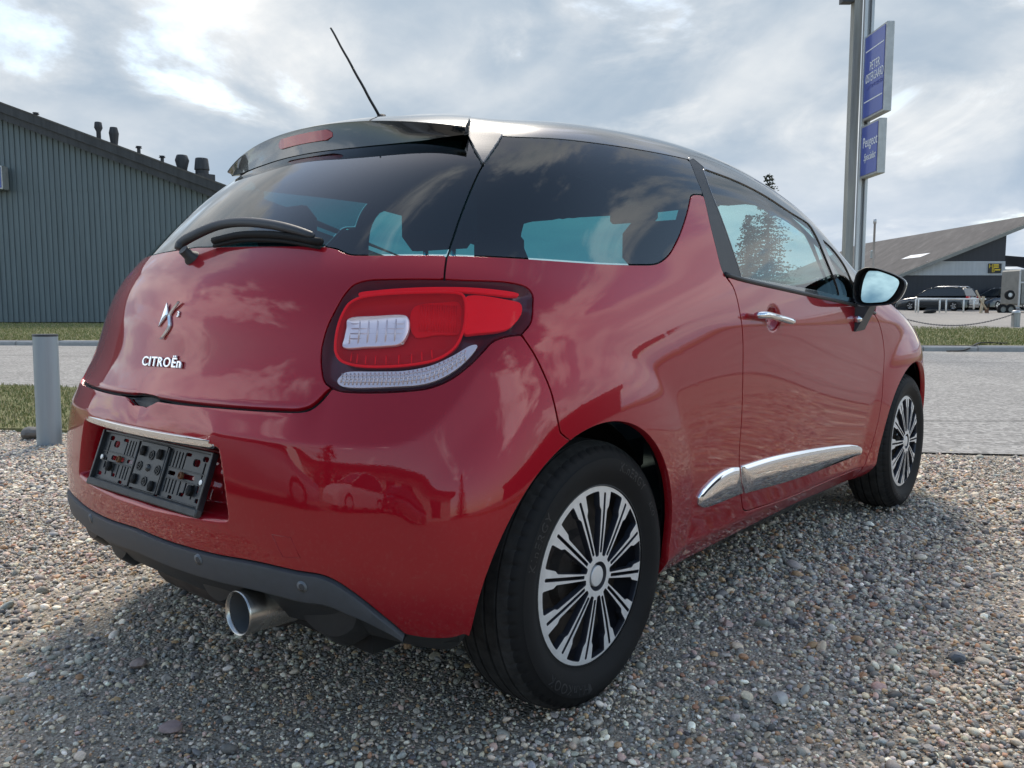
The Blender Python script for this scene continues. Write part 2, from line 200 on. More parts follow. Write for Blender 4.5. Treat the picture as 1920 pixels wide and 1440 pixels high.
CV={'gap':[(3.926,11.279),(3.684,10.138),(3.524,8.858),(3.47,7.686),(3.488,6.928)],'rgb':[(0.174,8.081),(1.05,7.999),(1.832,7.938),(1.949,7.924),(2.163,7.828),(2.262,7.727),(2.372,7.649),(2.625,7.637),(3.47,7.686)],'tla':[(3.488,6.928),(2.89,6.895),(2.657,6.867),(2.527,6.78),(2.441,6.587),(2.349,6.21),(2.27,5.819),(2.24,5.407),(2.279,5.078),(2.341,4.87),(2.426,4.78)],'tlb':[(2.426,4.78),(2.547,4.727),(2.825,4.717),(3.153,4.752),(3.408,4.818),(3.595,4.954),(3.783,5.199),(3.915,5.433),(4.028,5.633),(4.179,5.739),(4.352,5.796)],'tlc':[(4.352,5.796),(4.472,6.053),(4.508,6.412),(4.51,6.745),(4.429,6.908),(4.231,6.973),(3.765,6.936),(3.488,6.928)],'tb':[(0.133,4.475),(0.592,4.426),(1.263,4.395),(1.828,4.39),(2.132,4.406),(2.233,4.464),(2.306,4.57),(2.375,4.719),(2.426,4.78)],'tb2':[(0.221,4.371),(0.64,4.346),(1.293,4.331),(1.852,4.327),(2.181,4.347),(2.27,4.408),(2.341,4.535),(2.393,4.675),(2.426,4.78)],'bg':[(4.352,5.796),(4.531,5.397),(4.687,4.895),(4.797,4.135)],'dt':[(0.135,1.731),(0.512,1.706),(0.869,1.714),(1.341,1.746),(1.782,1.803),(2.259,1.814),(2.526,1.834),(2.654,1.788),(2.781,1.692),(2.975,1.49),(3.248,1.127),(3.357,0.924)],'bb':[(3.357,0.924),(3.561,0.913),(3.779,0.973),(3.896,1.076)],'qb':[(3.47,7.686),(3.904,7.724),(4.927,7.868),(6.108,7.917),(6.353,7.961),(6.55,8.151),(6.761,8.504),(7.064,9.056),(7.334,9.559)],'qb2':[(7.334,9.559),(7.395,9.66),(7.464,9.712),(7.525,9.724)],'qb3':[(7.525,9.724),(7.667,9.736)],'qf':[(7.667,9.736),(7.788,10.304),(7.977,10.907)],'qt':[(7.977,10.907),(6.935,11.032),(5.943,11.145),(4.903,11.272),(3.926,11.279)],'drr':[(7.667,9.736),(7.488,8.908),(7.42,7.985),(7.456,7.657),(7.564,7.22),(7.654,6.145),(7.691,5.699),(7.724,5.307),(7.832,3.67),(7.883,2.703),(8.013,1.901),(8.096,1.554)],'drc':[(8.096,1.554),(8.132,1.435),(8.202,1.348),(8.285,1.323)],'db':[(8.285,1.323),(9.376,1.114),(10.827,1.135)],'df':[(10.634,6.133),(10.718,5.891),(11.006,4.826),(11.025,3.603),(10.931,2.229),(10.856,1.362),(10.827,1.135)],'bl':[(7.456,7.657),(7.811,7.431),(8.886,6.935),(10.173,6.431),(10.634,6.133)],'dg1':[(8.192,10.631),(8.782,10.392),(9.273,10.073),(9.734,9.642),(10.217,9.362),(10.195,9.248)],'dg2':[(10.195,9.248),(9.915,8.34),(9.782,6.859)],'dg3':[(9.782,6.859),(8.913,7.183),(7.74,7.605)],'dg4':[(7.74,7.605),(7.728,8.398),(7.793,9.284),(7.91,9.99),(8.118,10.573),(8.192,10.631)],'fq1':[(10.281,8.964),(10.006,8.272),(9.868,6.859)],'fq2':[(9.868,6.859),(10.21,6.727)],'fq3':[(10.21,6.727),(10.392,7.705),(10.551,8.351),(10.505,8.754),(10.281,8.964)],'ft':[(7.977,10.907),(8.149,11.134),(8.303,11.238),(8.628,11.305),(9.11,11.193),(9.708,11.102),(10.369,10.387),(10.136,9.631),(10.268,9.25),(10.39,8.912),(10.475,8.468),(10.408,7.863),(10.316,7.006)],'fr':[(10.316,7.006),(10.352,6.532),(10.634,6.133)],'ch1':[(7.922,2.562),(8.511,2.528),(9.488,2.336),(10.303,2.104),(10.544,1.981)],'ch1b':[(10.544,1.981),(10.678,1.843),(10.696,1.665)],'ch1c':[(10.696,1.665),(9.262,1.698),(8.078,1.885)],'ch1d':[(8.078,1.885),(7.994,2.165),(7.922,2.562)],'ch2':[(7.871,2.558),(7.719,2.609),(7.485,2.551),(7.206,2.27),(7.201,2.08)],'ch2b':[(7.201,2.08),(7.336,1.959),(8.018,1.918)],'ch2d':[(8.018,1.918),(7.943,2.202),(7.871,2.558)],'crease':[(1.225,3.867),(1.362,3.851),(1.87,3.835),(2.435,3.851),(2.955,3.88),(3.173,3.936),(3.381,4.101),(3.563,4.371),(3.738,4.747),(3.892,5.161)],'pr1':[(0.422,3.768),(1.19,3.672),(1.291,3.633),(1.322,3.526)],'pr2':[(1.322,3.526),(1.401,2.989),(1.468,2.472)],'pr3':[(1.468,2.472),(1.447,2.393),(1.353,2.355),(0.381,2.231)],'handle_dish':[(8.23,6.153)],'finp':[(3.174,11.493),(3.926,11.279),(3.684,10.138),(3.276,11.044)],'pod':[(2.387,5.403),(2.458,5.261),(2.623,5.179),(2.876,5.157),(3.198,5.197),(3.446,5.295),(3.612,5.484),(3.7,5.776),(3.732,6.145),(3.724,6.467),(3.68,6.606),(3.564,6.635),(3.194,6.603),(2.767,6.541),(2.596,6.483),(2.486,6.368),(2.413,6.125),(2.373,5.815),(2.371,5.522)],'podsq':[(2.464,6.056),(2.761,6.099),(3.056,6.121),(3.102,6.068),(3.109,5.776),(3.039,5.582),(2.903,5.546),(2.68,5.526),(2.439,5.52),(2.44,5.689),(2.453,5.887)],'podred':[(3.174,6.352),(3.481,6.474),(3.638,6.504),(3.681,6.401),(3.682,6.14),(3.672,5.824),(3.412,5.784),(3.196,5.728)],'tlred':[(3.761,6.583),(4.225,6.557),(4.37,6.512),(4.39,6.329),(4.309,6.083),(4.196,5.918),(3.84,5.8),(3.731,5.778),(3.753,6.147)],'tlline':[(2.566,6.599),(2.76,6.659),(3.046,6.716),(3.475,6.776),(3.917,6.801),(4.351,6.751),(4.349,6.688),(3.917,6.69),(3.477,6.691),(3.05,6.637),(2.765,6.578),(2.578,6.53)],'tlstrip':[(2.448,4.917),(2.482,5.02),(2.527,5.065),(2.828,5.078),(3.125,5.095),(3.385,5.186),(3.616,5.37),(3.801,5.56),(3.86,5.569),(3.728,5.263),(3.526,5.014),(3.338,4.899),(3.066,4.85),(2.519,4.834)],'hnd':[(7.836,6.257),(8.412,6.036)],'hflap':[(7.804,6.422),(8.453,5.92)],'sp_under':[(0.372,10.759),(1.137,10.761),(1.728,10.805),(2.397,10.897),(3.237,11.126)],'emb':[(0.151,6.092)],'cit':[(0.147,5.198)],'three':[(0.315,6.203)],'sens':[(1.075,1.585),(2.343,1.598)],'tow':[(1.984,2.344),(2.191,2.353),(2.3,2.058),(2.107,2.012)],'plate_recess':[[(0.422,3.768),(1.19,3.672),(1.291,3.633),(1.322,3.526)],[(1.322,3.526),(1.401,2.989),(1.468,2.472)],[(1.468,2.472),(1.447,2.393),(1.353,2.355),(0.381,2.231)]],'bumper_top':[(0.221,4.371),(0.64,4.346),(1.293,4.331),(1.852,4.327),(2.181,4.347),(2.27,4.408),(2.341,4.535),(2.393,4.675),(2.426,4.78)]}
# ---- the red car's outer skin: one smooth spline surface plus local shaping -------------------------
def basis(t,n):
    t=np.asarray(t,float); k=np.clip(np.floor(t).astype(int),0,n-2); u=t-k
    w=np.stack([(1-u)**3/6,(3*u**3-6*u**2+4)/6,(-3*u**3+3*u**2+3*u+1)/6,u**3/6],1)
    B=np.zeros((len(t),n+2))
    for q in range(4): B[np.arange(len(t)),k+q]+=w[:,q]
    return B
def extend(D):
    m=np.array([1,-1,1])
    E=np.concatenate([D[:,1:2]*m,D,D[:,-2:-1]*m],1)
    return np.concatenate([2*E[:1]-E[1:2],E,E[-2:-1]*m],0)
def fit(D,it=4,k=.75):
    nj,ni,_=D.shape
    P=D.copy(); Bj=basis(np.arange(nj),nj); Bi=basis(np.arange(ni),ni)
    for _ in range(it):
        P=P+k*(D-np.einsum('ab,bcd,ec->aed',Bj,extend(P),Bi))
    P[:,0,1]=0;P[:,-1,1]=0;P[-1,:,1]=0
    return P
def surf(P,u,v):
    nj,ni,_=P.shape
    return np.einsum('ab,bcd,ec->aed',basis(v,nj),extend(P),basis(u,ni))
def surfpts(P,u,v):
    nj,ni,_=P.shape
    return np.einsum('ab,bcd,ac->ad',basis(v,nj),extend(P),basis(u,ni))
def crom(p,n=8,closed=False):
    """smooth curve through the points p (centripetal-ish Catmull-Rom)"""
    p=np.asarray(p,float)
    if len(p)<3 and not closed: 
        t=np.linspace(0,1,n+1)[:,None]; return p[0]+(p[1]-p[0])*t
    q=np.vstack([p[-1],p,p[0],p[1]]) if closed else np.vstack([2*p[0]-p[1],p,2*p[-1]-p[-2]])
    out=[]; t=np.linspace(0,1,n,endpoint=False)[:,None]
    for i in range(1,len(q)-2):
        a,b,c,d=q[i-1],q[i],q[i+1],q[i+2]
        l0,l1,l2=[max(np.linalg.norm(x),1e-9)**.5 for x in (b-a,c-b,d-c)]
        m1=(c-b)/l1-(c-a)/(l0+l1)+(b-a)/l0; m2=(d-c)/l2-(d-b)/(l1+l2)+(c-b)/l1
        m1*=l1;m2*=l1
        out.append((2*t**3-3*t**2+1)*b+(t**3-2*t**2+t)*m1+(-2*t**3+3*t**2)*c+(t**3-t**2)*m2)
    out=np.vstack(out)
    return out if closed else np.vstack([out,p[-1]])
def segdist(X,Q,far=.3):
    """distance of the points X to the polyline Q (3D)"""
    d=np.full(len(X),far); lo,hi=Q.min(0)-far,Q.max(0)+far
    k=np.where(((X>lo)&(X<hi)).all(1))[0]
    if len(k)==0: return d
    A,B=Q[:-1],Q[1:]; E=B-A; L=(E*E).sum(1)+1e-12
    for s in range(0,len(k),4000):
        kk=k[s:s+4000]; W=X[kk][:,None]-A[None]
        t=np.clip((W*E).sum(2)/L,0,1); r=W-t[...,None]*E
        d[kk]=np.minimum(d[kk],np.sqrt((r*r).sum(2).min(1)))
    return d
def inpoly(U,V,poly):
    x,y=poly[:,0],poly[:,1]; x2,y2=np.roll(x,-1),np.roll(y,-1)
    ins=np.zeros(len(U),bool)
    lo,hi=poly.min(0),poly.max(0); k=np.where((U>lo[0])&(U<hi[0])&(V>lo[1])&(V<hi[1]))[0]
    u,v=U[k],V[k]; r=np.zeros(len(k),bool)
    for a,b,c,d in zip(x,y,x2,y2):
        if b==d: continue
        h=((b>v)!=(d>v))&(u<(c-a)*(v-b)/(d-b)+a); r^=h
    ins[k]=r; return ins
def sst(a,b,x):
    t=np.clip((x-a)/(b-a),0,1); return t*t*(3-2*t)
ARCH=((-.045,.31,.362),(2.415,.312,.362))
def normals(S):
    n=np.cross(np.gradient(S,axis=1),np.gradient(S,axis=0))
    l=np.linalg.norm(n,axis=2); n/=np.maximum(l,1e-12)[...,None]
    n[:,0,1]=0; n[:,-1,1]=0
    return n/np.maximum(np.linalg.norm(n,axis=2),1e-9)[...,None]
def shaped(P,U,V,CV):
    """skin points on the grid U (cols) x V (rows), right-hand half (y<0), with the local shaping; CV: named uv curves"""
    S=surf(P,U,V)*np.array([1,-1,1.]); N=normals(S); N=np.where(((N*(S-[.8,0,.7])).sum(2)>0)[...,None],N,-N)
    sh=S.shape[:2]; X=S.reshape(-1,3); d=np.zeros(len(X)); x,y,z=X.T
    uu,vv=np.meshgrid(U,V); uu=uu.ravel(); vv=vv.ravel()
    side=sst(.55,.72,-y)
    for cx,cz,r0 in ARCH:                       # flared wheel arches
        r=np.hypot(x-cx,z-cz); t=(.505-r)/.14
        d+=side*sst(.16,.26,z)*.015*(.5*(t+np.sqrt(t*t+.012)))*np.clip(1.4-np.maximum(t,0)*.35,0,2)*(r<.62)
    def line(n): return surfpts(P,*crom(CV[n],6).T)*np.array([1,-1,1.])
    q=line('crease'); dd=segdist(X,q,.25)       # bumper crease
    d+=.0065*np.exp(-np.sqrt(dd*dd+.00002)/.05)*(dd<.249)
    q=np.array([(.30,-.80,.275),(.75,-.778,.262),(1.2,-.775,.262),(1.65,-.777,.262),(2.1,-.79,.27)])
    dd=segdist(X,q,.2); d+=.012*np.exp(-np.sqrt(dd*dd+.00006)/.028)*(dd<.199)
    dd=np.abs(z-.865+.02*np.sin((x-.6)*1.5)); d+=.0035*np.exp(-np.sqrt(dd*dd+.0001)/.05)*side*sst(.35,.9,x)*sst(2.5,2.0,x)
    hc=surfpts(P,*np.array(CV['handle_dish']).T)*np.array([1,-1,1.])   # dish behind the door handle
    for h in hc[:1]:
        r=np.hypot((x-h[0])/.052,(z-h[2])/.042); d-=.020*sst(1,.35,r)*side
    pr=CV['plate_recess']                        # number plate recess
    pol=np.vstack([crom(s,6) for s in pr]); pol=np.vstack([[-1,pol[0,1]],[0,pol[0,1]],pol,[0,pol[-1,1]],[-1,pol[-1,1]]])
    ins=inpoly(uu,vv,pol); q=surfpts(P,*np.clip(pol[1:-1],0,14).T)*np.array([1,-1,1.])
    dd=np.where(ins,segdist(X,q,.2),0); dep=np.interp(z,[.41,.45,.61,.66],[.028,.042,.092,.10])
    d-=dep*sst(0,.028,dd)
    bt=CV['bumper_top']; pol=np.vstack([crom(bt,6)]); q=surfpts(P,*np.clip(pol,0,14).T)*np.array([1,-1,1.])
    dd=segdist(X,q,.2); below=np.where(vv<np.interp(uu,pol[:,0],pol[:,1],right=-9),1,-1)*dd
    d+=.009*np.exp(-np.maximum(below,0)/.05)*sst(-.016,.0,below)*sst(pol[-1,0],pol[-1,0]-.35,uu)*(dd<.199)
    X=X+N.reshape(-1,3)*d[:,None]
    S=X.reshape(S.shape); S[:,0,1]=0; S[:,-1,1]=0
    N=normals(S); N=np.where(((N*(S-[.8,0,.7])).sum(2)>0)[...,None],N,-N)
    return S,N
# ------------------------------------------------------------------ car materials
def paint(name,base,rough=.38,metal=.45,coat=1.,flake=True):
    m=mat(name,base,rough,metal,coat,spec=.08,coat_rough=.015,coat_ior=1.47); t=m.node_tree; b=t.nodes['Principled BSDF']
    if flake:
        tcn=t.nodes.new('ShaderNodeTexCoord'); n=t.nodes.new('ShaderNodeTexNoise'); n.inputs['Scale'].default_value=14; n.inputs['Detail'].default_value=8; n.inputs['Roughness'].default_value=.75
        t.links.new(tcn.outputs['Object'],n.inputs['Vector'])
        # road dust gathers low on the panels
        sp=t.nodes.new('ShaderNodeSeparateXYZ'); t.links.new(tcn.outputs['Object'],sp.inputs[0])
        hr=t.nodes.new('ShaderNodeMapRange'); hr.inputs[1].default_value=.62; hr.inputs[2].default_value=.25; hr.inputs[3].default_value=0; hr.inputs[4].default_value=1; t.links.new(sp.outputs[2],hr.inputs[0])
        n2=t.nodes.new('ShaderNodeTexNoise'); n2.inputs['Scale'].default_value=110; n2.inputs['Detail'].default_value=5; n2.inputs['Roughness'].default_value=.7; t.links.new(tcn.outputs['Object'],n2.inputs['Vector'])
        dr=t.nodes.new('ShaderNodeMapRange'); dr.inputs[1].default_value=.52; dr.inputs[2].default_value=.74; t.links.new(n2.outputs[0],dr.inputs[0])
        a=t.nodes.new('ShaderNodeMath'); a.operation='MULTIPLY'; t.links.new(dr.outputs[0],a.inputs[0]); t.links.new(hr.outputs[0],a.inputs[1])
        a2=t.nodes.new('ShaderNodeMath'); a2.operation='MULTIPLY_ADD'; a2.use_clamp=True; t.links.new(hr.outputs[0],a2.inputs[0]); a2.inputs[1].default_value=.008; 
        a3=t.nodes.new('ShaderNodeMath'); a3.operation='MULTIPLY'; t.links.new(a.outputs[0],a3.inputs[0]); a3.inputs[1].default_value=.13; t.links.new(a3.outputs[0],a2.inputs[2])
        x=t.nodes.new('ShaderNodeMix'); x.data_type='RGBA'; x.inputs[6].default_value=(*base,1); x.inputs[7].default_value=(.42,.34,.29,1); t.links.new(a2.outputs[0],x.inputs[0]); t.links.new(x.outputs[2],b.inputs['Base Color'])
        cr=t.nodes.new('ShaderNodeMapRange'); cr.inputs[3].default_value=.012; cr.inputs[4].default_value=.55; t.links.new(a2.outputs[0],cr.inputs[0]); t.links.new(cr.outputs[0],b.inputs['Coat Roughness'])
        # very fine orange peel
        n3=t.nodes.new('ShaderNodeTexNoise'); n3.inputs['Scale'].default_value=240; n3.inputs['Detail'].default_value=2; t.links.new(tcn.outputs['Object'],n3.inputs['Vector'])
        bp=t.nodes.new('ShaderNodeBump'); bp.inputs['Strength'].default_value=.02; bp.inputs['Distance'].default_value=.001; t.links.new(n3.outputs[0],bp.inputs['Height']); t.links.new(bp.outputs[0],b.inputs['Coat Normal'])
    return m
paint('ruby_paint',(.32,.002,.011),.40,.4)
mat('black_gloss',(.006,.007,.010),.25,0,1.,coat_rough=.01)
mat('satin_black',(.028,.029,.032),.5,noise_scale=40,noise_amp=.12)
mat('gap_black',(.004,.004,.004),.8)
mat('rubber',(.009,.009,.0095),.70,noise_scale=9,noise_amp=.35,bump=(160,.15,.001),spec=.25)
mat('tread_rubber',(.030,.029,.028),.9,noise_scale=30,noise_amp=.5,spec=.3)
mat('rubber_letter',(.022,.022,.023),.55)
mat('chrome',(.82,.83,.85),.05,1.)
mat('steel_pipe',(.50,.47,.43),.26,1.,noise_scale=18,noise_amp=.2)
mat('badge_silver',(.86,.87,.89),.16,.7); mat('pipe_inside',(.10,.10,.10),.8)
mat('grey_plastic',(.052,.057,.064),.55,noise_scale=60,noise_amp=.12,bump=(700,.08,.0006))
mat('dark_plastic',(.018,.019,.020),.55,noise_scale=50,noise_amp=.2)
mat('plate_plastic',(.026,.029,.033),.42,noise_scale=25,noise_amp=.35)
mat('sensor_ring',(.22,.23,.24),.5); mat('dusty_plastic',(.06,.06,.058),.6,noise_scale=30,noise_amp=.4)
mat('cabin',(.016,.017,.019),.8,noise_scale=20)
mat('seat_cloth',(.020,.021,.024),.9,noise_scale=60)
mat('rust',(.16,.07,.03),.8,noise_scale=80)
mat('cover_face',(.74,.74,.73),.34,.35,noise_scale=50,noise_amp=.08)
mat('cover_dark',(.035,.037,.048),.32,.3,coat=.6)
mat('brake_dark',(.05,.04,.035),.7,.3,noise_scale=30,noise_amp=.5)
mat('lamp_housing',(.09,.005,.012),.3,.2,.5)
mat('lamp_red',(.78,.003,.007),.4,.1,0,spec=.1)
mat('lamp_red_bright',(.98,.006,.014),.45,0,0,spec=.1)
mat('lamp_dark_red',(.55,.001,.004),.4,.1,0,spec=.15)
mat('lamp_chrome',(.88,.88,.88),.25,.55)
mat('lamp_clear',(.74,.74,.73),.25,.6)
mat('mirror_glass',(.19,.27,.29),.01,1.)
mat('sign_card',(.62,.66,.64),.7); mat('card_ink',(.25,.28,.28),.7)
mat('plate_mark',(.33,.36,.42),.5)
glass_mat('privacy_glass',(.075,.30,.33),boost=1.6); glass_mat('window_glass',(.66,.86,.84),boost=1.7); glass_mat('lamp_lens',(.97,.88,.90),boost=.55)
# ------------------------------------------------------------------ car skin, cut into panels
car=thing('car','dark red three-door hatchback with black roof, nearest car on the gravel','car')
P=fit(NET)
def uvline(*names):
    out=[]
    for n in names:
        if isinstance(n,tuple): out.append(np.array([n],float)); continue
        r=n.startswith('-'); c=crom(CV[n.lstrip('-')],7); out.append(c[::-1] if r else c)
    return np.vstack(out)
CV['gap_up']=CV['gap'][:4]; CV['gap_lo']=CV['gap'][3:]
CV['drr_lo']=CV['drr'][3:]; CV['drr_up']=CV['drr'][:4]
CV['ft2']=[(7.977,10.907),(8.1,11.08),(8.3,11.13),(8.9,10.95),(9.5,10.55),(10.0,10.1),(10.45,9.6),(10.62,9.0),(10.72,8.4),(10.66,7.6),(10.60,6.9),(10.634,6.133)]
REG={
 'tail_light':uvline('tla','tlb','tlc'),
 'rear_window':uvline((-1,CV['rgb'][0][1]+.02),(0,CV['rgb'][0][1]+.02),'rgb','-gap_up',(0,11.55),(-1,11.55)),
 'quarter_window':uvline('qb','qb2','qb3','qf','qt','gap_up'),
 'door_window':uvline('dg1','dg2','dg3','dg4'),
 'front_quarter_window':uvline('fq1','fq2','fq3'),
 'windscreen':uvline((11.6,8.35),(11.35,9.0),(11.45,9.6),(11.6,10.3),(12.0,11.1),(13,11.45),(17,11.5),(17,8.6),(13,8.5)),
 'tailgate':uvline((-1,CV['tb'][0][1]+.01),(0,CV['tb'][0][1]+.01),'tb','-tla','-gap_lo','-rgb',(0,CV['rgb'][0][1]+.02),(-1,CV['rgb'][0][1]+.02)),
 'rear_bumper':uvline((-1,CV['tb2'][0][1]-.16),(.12,CV['tb2'][0][1]-.16),(.33,CV['tb2'][0][1]),'tb2','tlb','bg',(5.25,3.6),(5.25,1.0),(3.95,1.0),'-bb','-dt',(0,CV['dt'][0][1]+.01),(-1,CV['dt'][0][1]+.01)),
 'quarter_panel':uvline('qb','qb2','qb3','drr','drc','db',(10.83,.3),(5.25,.3),(5.25,3.6),'-bg','tlc','-gap_lo'),
 'pillar_trim':uvline((7.977,10.907),'-qf','drr_up',(7.74,7.605),'dg4',(8.14,11.02)),
 'door_frame':uvline('ft2','-bl','-drr_up','qf'),
 'door':uvline('bl','df','-db','-drc','-drr_lo'),
 'front_fender':uvline((10.634,6.133),(10.9,6.8),(11.5,7.0),(12.5,6.95),(13.6,6.3),(13.9,5.2),(13.7,3.8),(13.5,.3),(10.83,.3),'-df'),
 'bonnet':uvline((10.9,6.8),(11.2,7.7),(11.6,8.2),(13,8.4),(17,8.5),(17,6.0),(14.2,6.1),(13.6,6.3),(12.5,6.95),(11.5,7.0)),
}
GAP={'tail_light':.0016,'rear_window':.0022,'quarter_window':.0022,'door_window':.0012,'front_quarter_window':.0012,'windscreen':.002,'pillar_trim':.001,'door_frame':.0012}
def stepu(a,b,d): return list(np.arange(a,b,d))
Ug=np.array(stepu(0,1.7,.018)+stepu(1.7,5.2,.028)+stepu(5.2,11.2,.024)+stepu(11.2,16,.08)+[16.]); Vg=np.array(stepu(0,2.2,.06)+stepu(2.2,4.0,.032)+stepu(4.0,9,.06)+stepu(9,14,.09)+[14.])
S,N=shaped(P,Ug,Vg,CV)
uu,vv=np.meshgrid(Ug,Vg); nu,nv=len(Ug),len(Vg)
X=S.reshape(-1,3); U1=uu.ravel(); V1=vv.ravel()
names=list(REG)
F=np.zeros((len(X),len(names)))
for k,n in enumerate(names):
    pol=REG[n]; q=pol[(pol[:,0]>=-.5)&(pol[:,0]<=16.5)]
    c3=surfpts(P,np.clip(q[:,0],0,16),np.clip(q[:,1],0,14))*np.array([1,-1,1.])
    # lift the outline onto the shaped skin
    iu=np.clip(np.interp(q[:,0],Ug,np.arange(nu)),0,nu-1.001); iv=np.clip(np.interp(q[:,1],Vg,np.arange(nv)),0,nv-1.001)
    a,b=iu.astype(int),iv.astype(int); fa,fb=(iu-a)[:,None],(iv-b)[:,None]
    c3=(S[b,a]*(1-fa)+S[b,a+1]*fa)*(1-fb)+(S[b+1,a]*(1-fa)+S[b+1,a+1]*fa)*fb
    closed=pol[:,0].min()>=-.5 and pol[:,0].max()<=16.5
    if closed: c3=np.vstack([c3,c3[:1]])
    F[:,k]=np.where(inpoly(U1,V1,pol),1,-1)*segdist(X,c3,.12)
rest=-F.max(1)
arch=np.full(len(X),-9.)
for cx_,cz_,r_ in ARCH:
    rr=np.where(X[:,2]>cz_,np.hypot(X[:,0]-cx_,X[:,2]-cz_),np.abs(X[:,0]-cx_)); arch=np.maximum(arch,np.where(X[:,1]<-.45,r_-rr,-9))
AT=np.hstack([X,N.reshape(-1,3),arch[:,None],rest[:,None],F,U1[:,None],V1[:,None]])
jj,ii=np.meshgrid(np.arange(nv-1),np.arange(nu-1),indexing='ij'); q0=(jj*nu+ii).ravel()
alt=((jj+ii)%2==0).ravel()
TR=np.vstack([np.stack([q0,q0+1,q0+nu+1],1)[alt],np.stack([q0,q0+nu+1,q0+nu],1)[alt],np.stack([q0,q0+1,q0+nu],1)[~alt],np.stack([q0+1,q0+nu+1,q0+nu],1)[~alt]])
gn=np.cross(X[TR[:,1]]-X[TR[:,0]],X[TR[:,2]]-X[TR[:,0]]); fl=(gn*AT[TR[:,0],3:6]).sum(1)<0; TR[fl]=TR[fl][:,[0,2,1]]
def cut(A,T,c,g):
    """split the triangles along column c == g -> (A, inside, outside)"""
    s=A[T,c]>=g; n=s.sum(1); Tin=[T[n==3]]; Tout=[T[n==0]]; mix=(n==1)|(n==2)
    M=T[mix]; sm=s[mix]; nm=n[mix]
    if len(M)==0: return A,Tin[0],Tout[0]
    odd=np.where(nm==1,np.argmax(sm,1),np.argmin(sm,1)); r=np.arange(len(M))
    a,b,cc=M[r,odd],M[r,(odd+1)%3],M[r,(odd+2)%3]
    e=np.vstack([np.stack([a,b],1),np.stack([a,cc],1)]); es=np.sort(e,1); key=es[:,0].astype(np.int64)*len(A)+es[:,1]
    uk,inv=np.unique(key,return_inverse=True); p,q=(uk//len(A)).astype(int),(uk%len(A)).astype(int)
    t=((g-A[p,c])/(A[q,c]-A[p,c]))[:,None]; NA=A[p]+(A[q]-A[p])*t; NA[:,c]=g
    ids=len(A)+inv.reshape(-1); m1,m2=ids[:len(M)],ids[len(M):]
    A=np.vstack([A,NA]); tri=np.stack([a,m1,m2],1); quad=np.vstack([np.stack([m1,b,cc],1),np.stack([m1,cc,m2],1)])
    k=nm==1; k2=np.r_[k,k]
    Tin+=[tri[k],quad[~k2]]; Tout+=[tri[~k],quad[k2]]
    return A,np.vstack(Tin),np.vstack(Tout)
A,_,T=cut(AT,TR,6,0.)
PAN={}
for k,n in enumerate(names):
    A,Tin,T=cut(A,T,8+k,GAP.get(n,.0030)); PAN[n]=Tin
A,Tr,T=cut(A,T,7,.0014)
vmean=A[Tr,-1].mean(1); umean=A[Tr,-2].mean(1)
PAN['roof']=Tr[(vmean>7.3)]; PAN['front_bumper']=Tr[(vmean<=7.3)&(umean>12.5)]; PAN['lower_valance']=Tr[(vmean<=7.3)&(umean<=12.5)]
GAPT=T
def side(Tp,sgn,off=0.):
    idx,inv=np.unique(Tp,return_inverse=True); f=inv.reshape(-1,3); p=A[idx,:3]+A[idx,3:6]*off; n=A[idx,3:6].copy()
    if sgn>0: p=p*[1,-1,1]; n=n*[1,-1,1]; f=f[:,[0,2,1]]
    return p,n,f
def both(Tp,off=0.):
    p,n,f=side(Tp,-1,off); p2,n2,f2=side(Tp,1,off); mid=np.abs(p[:,1])<1e-5; m=len(p); mp=np.arange(m)+m; mp[mid]=np.where(mid)[0]
    keep=~mid; new=np.full(m,-1); new[keep]=m+np.arange(keep.sum()); new[mid]=np.where(mid)[0]
    n[mid,1]=0
    return np.vstack([p,p2[keep]]),np.vstack([n,n2[keep]]),np.vstack([f,new[f2]])
def flange(p,n,f,depth=.012,r=.0011):
    """rolled-in edge along every open border"""
    e=np.vstack([f[:,[0,1]],f[:,[1,2]],f[:,[2,0]]]); key=np.sort(e,1); kk=key[:,0].astype(np.int64)*len(p)+key[:,1]
    u_,i_,c_=np.unique(kk,return_index=True,return_counts=True); b=e[i_[c_==1]]
    if len(b)==0: return p,n,f
    o=np.cross(p[b[:,1]]-p[b[:,0]],n[b[:,0]]); o/=np.linalg.norm(o,axis=1)[:,None]+1e-12
    acc=np.zeros_like(p); np.add.at(acc,b[:,0],o); np.add.at(acc,b[:,1],o)
    ids=np.unique(b); mp=np.full(len(p),-1); mp[ids]=np.arange(len(ids)); out=acc[ids]; out/=np.linalg.norm(out,axis=1)[:,None]+1e-12
    pb,nb=p[ids],n[ids]; m=len(ids); base=len(p)
    rings=[(pb,nb),(pb+out*r*.6-nb*r*.3,nb*.75+out*.66),(pb+out*r-nb*r,out*.97+nb*.25),(pb+out*r-nb*depth,out)]
    P_=np.vstack([p]+[x for x,_ in rings]); N_=np.vstack([n]+[x/np.linalg.norm(x,axis=1)[:,None] for _,x in rings])
    fs=[f]; i0,i1=mp[b[:,0]],mp[b[:,1]]
    for k in range(3):
        a0,a1=base+k*m+i0,base+k*m+i1; b0,b1=base+(k+1)*m+i0,base+(k+1)*m+i1
        fs+=[np.stack([a1,a0,b0],1),np.stack([a1,b0,b1],1)]
    return P_,N_,np.vstack(fs)
def panel(name,key,m,sgn=0,off=0.,fl=True,depth=.012,r=.0011,parent=car):
    p,n,f=both(PAN[key],off) if sgn==0 else side(PAN[key],sgn,off)
    if fl: p,n,f=flange(p,n,f,depth,r)
    return obj(name,p,f,m,parent,norm=n)
panel('tailgate','tailgate','ruby_paint'); panel('rear_bumper','rear_bumper','ruby_paint',depth=.03)
panel('bonnet','bonnet','ruby_paint'); panel('front_bumper','front_bumper','ruby_paint',fl=False)
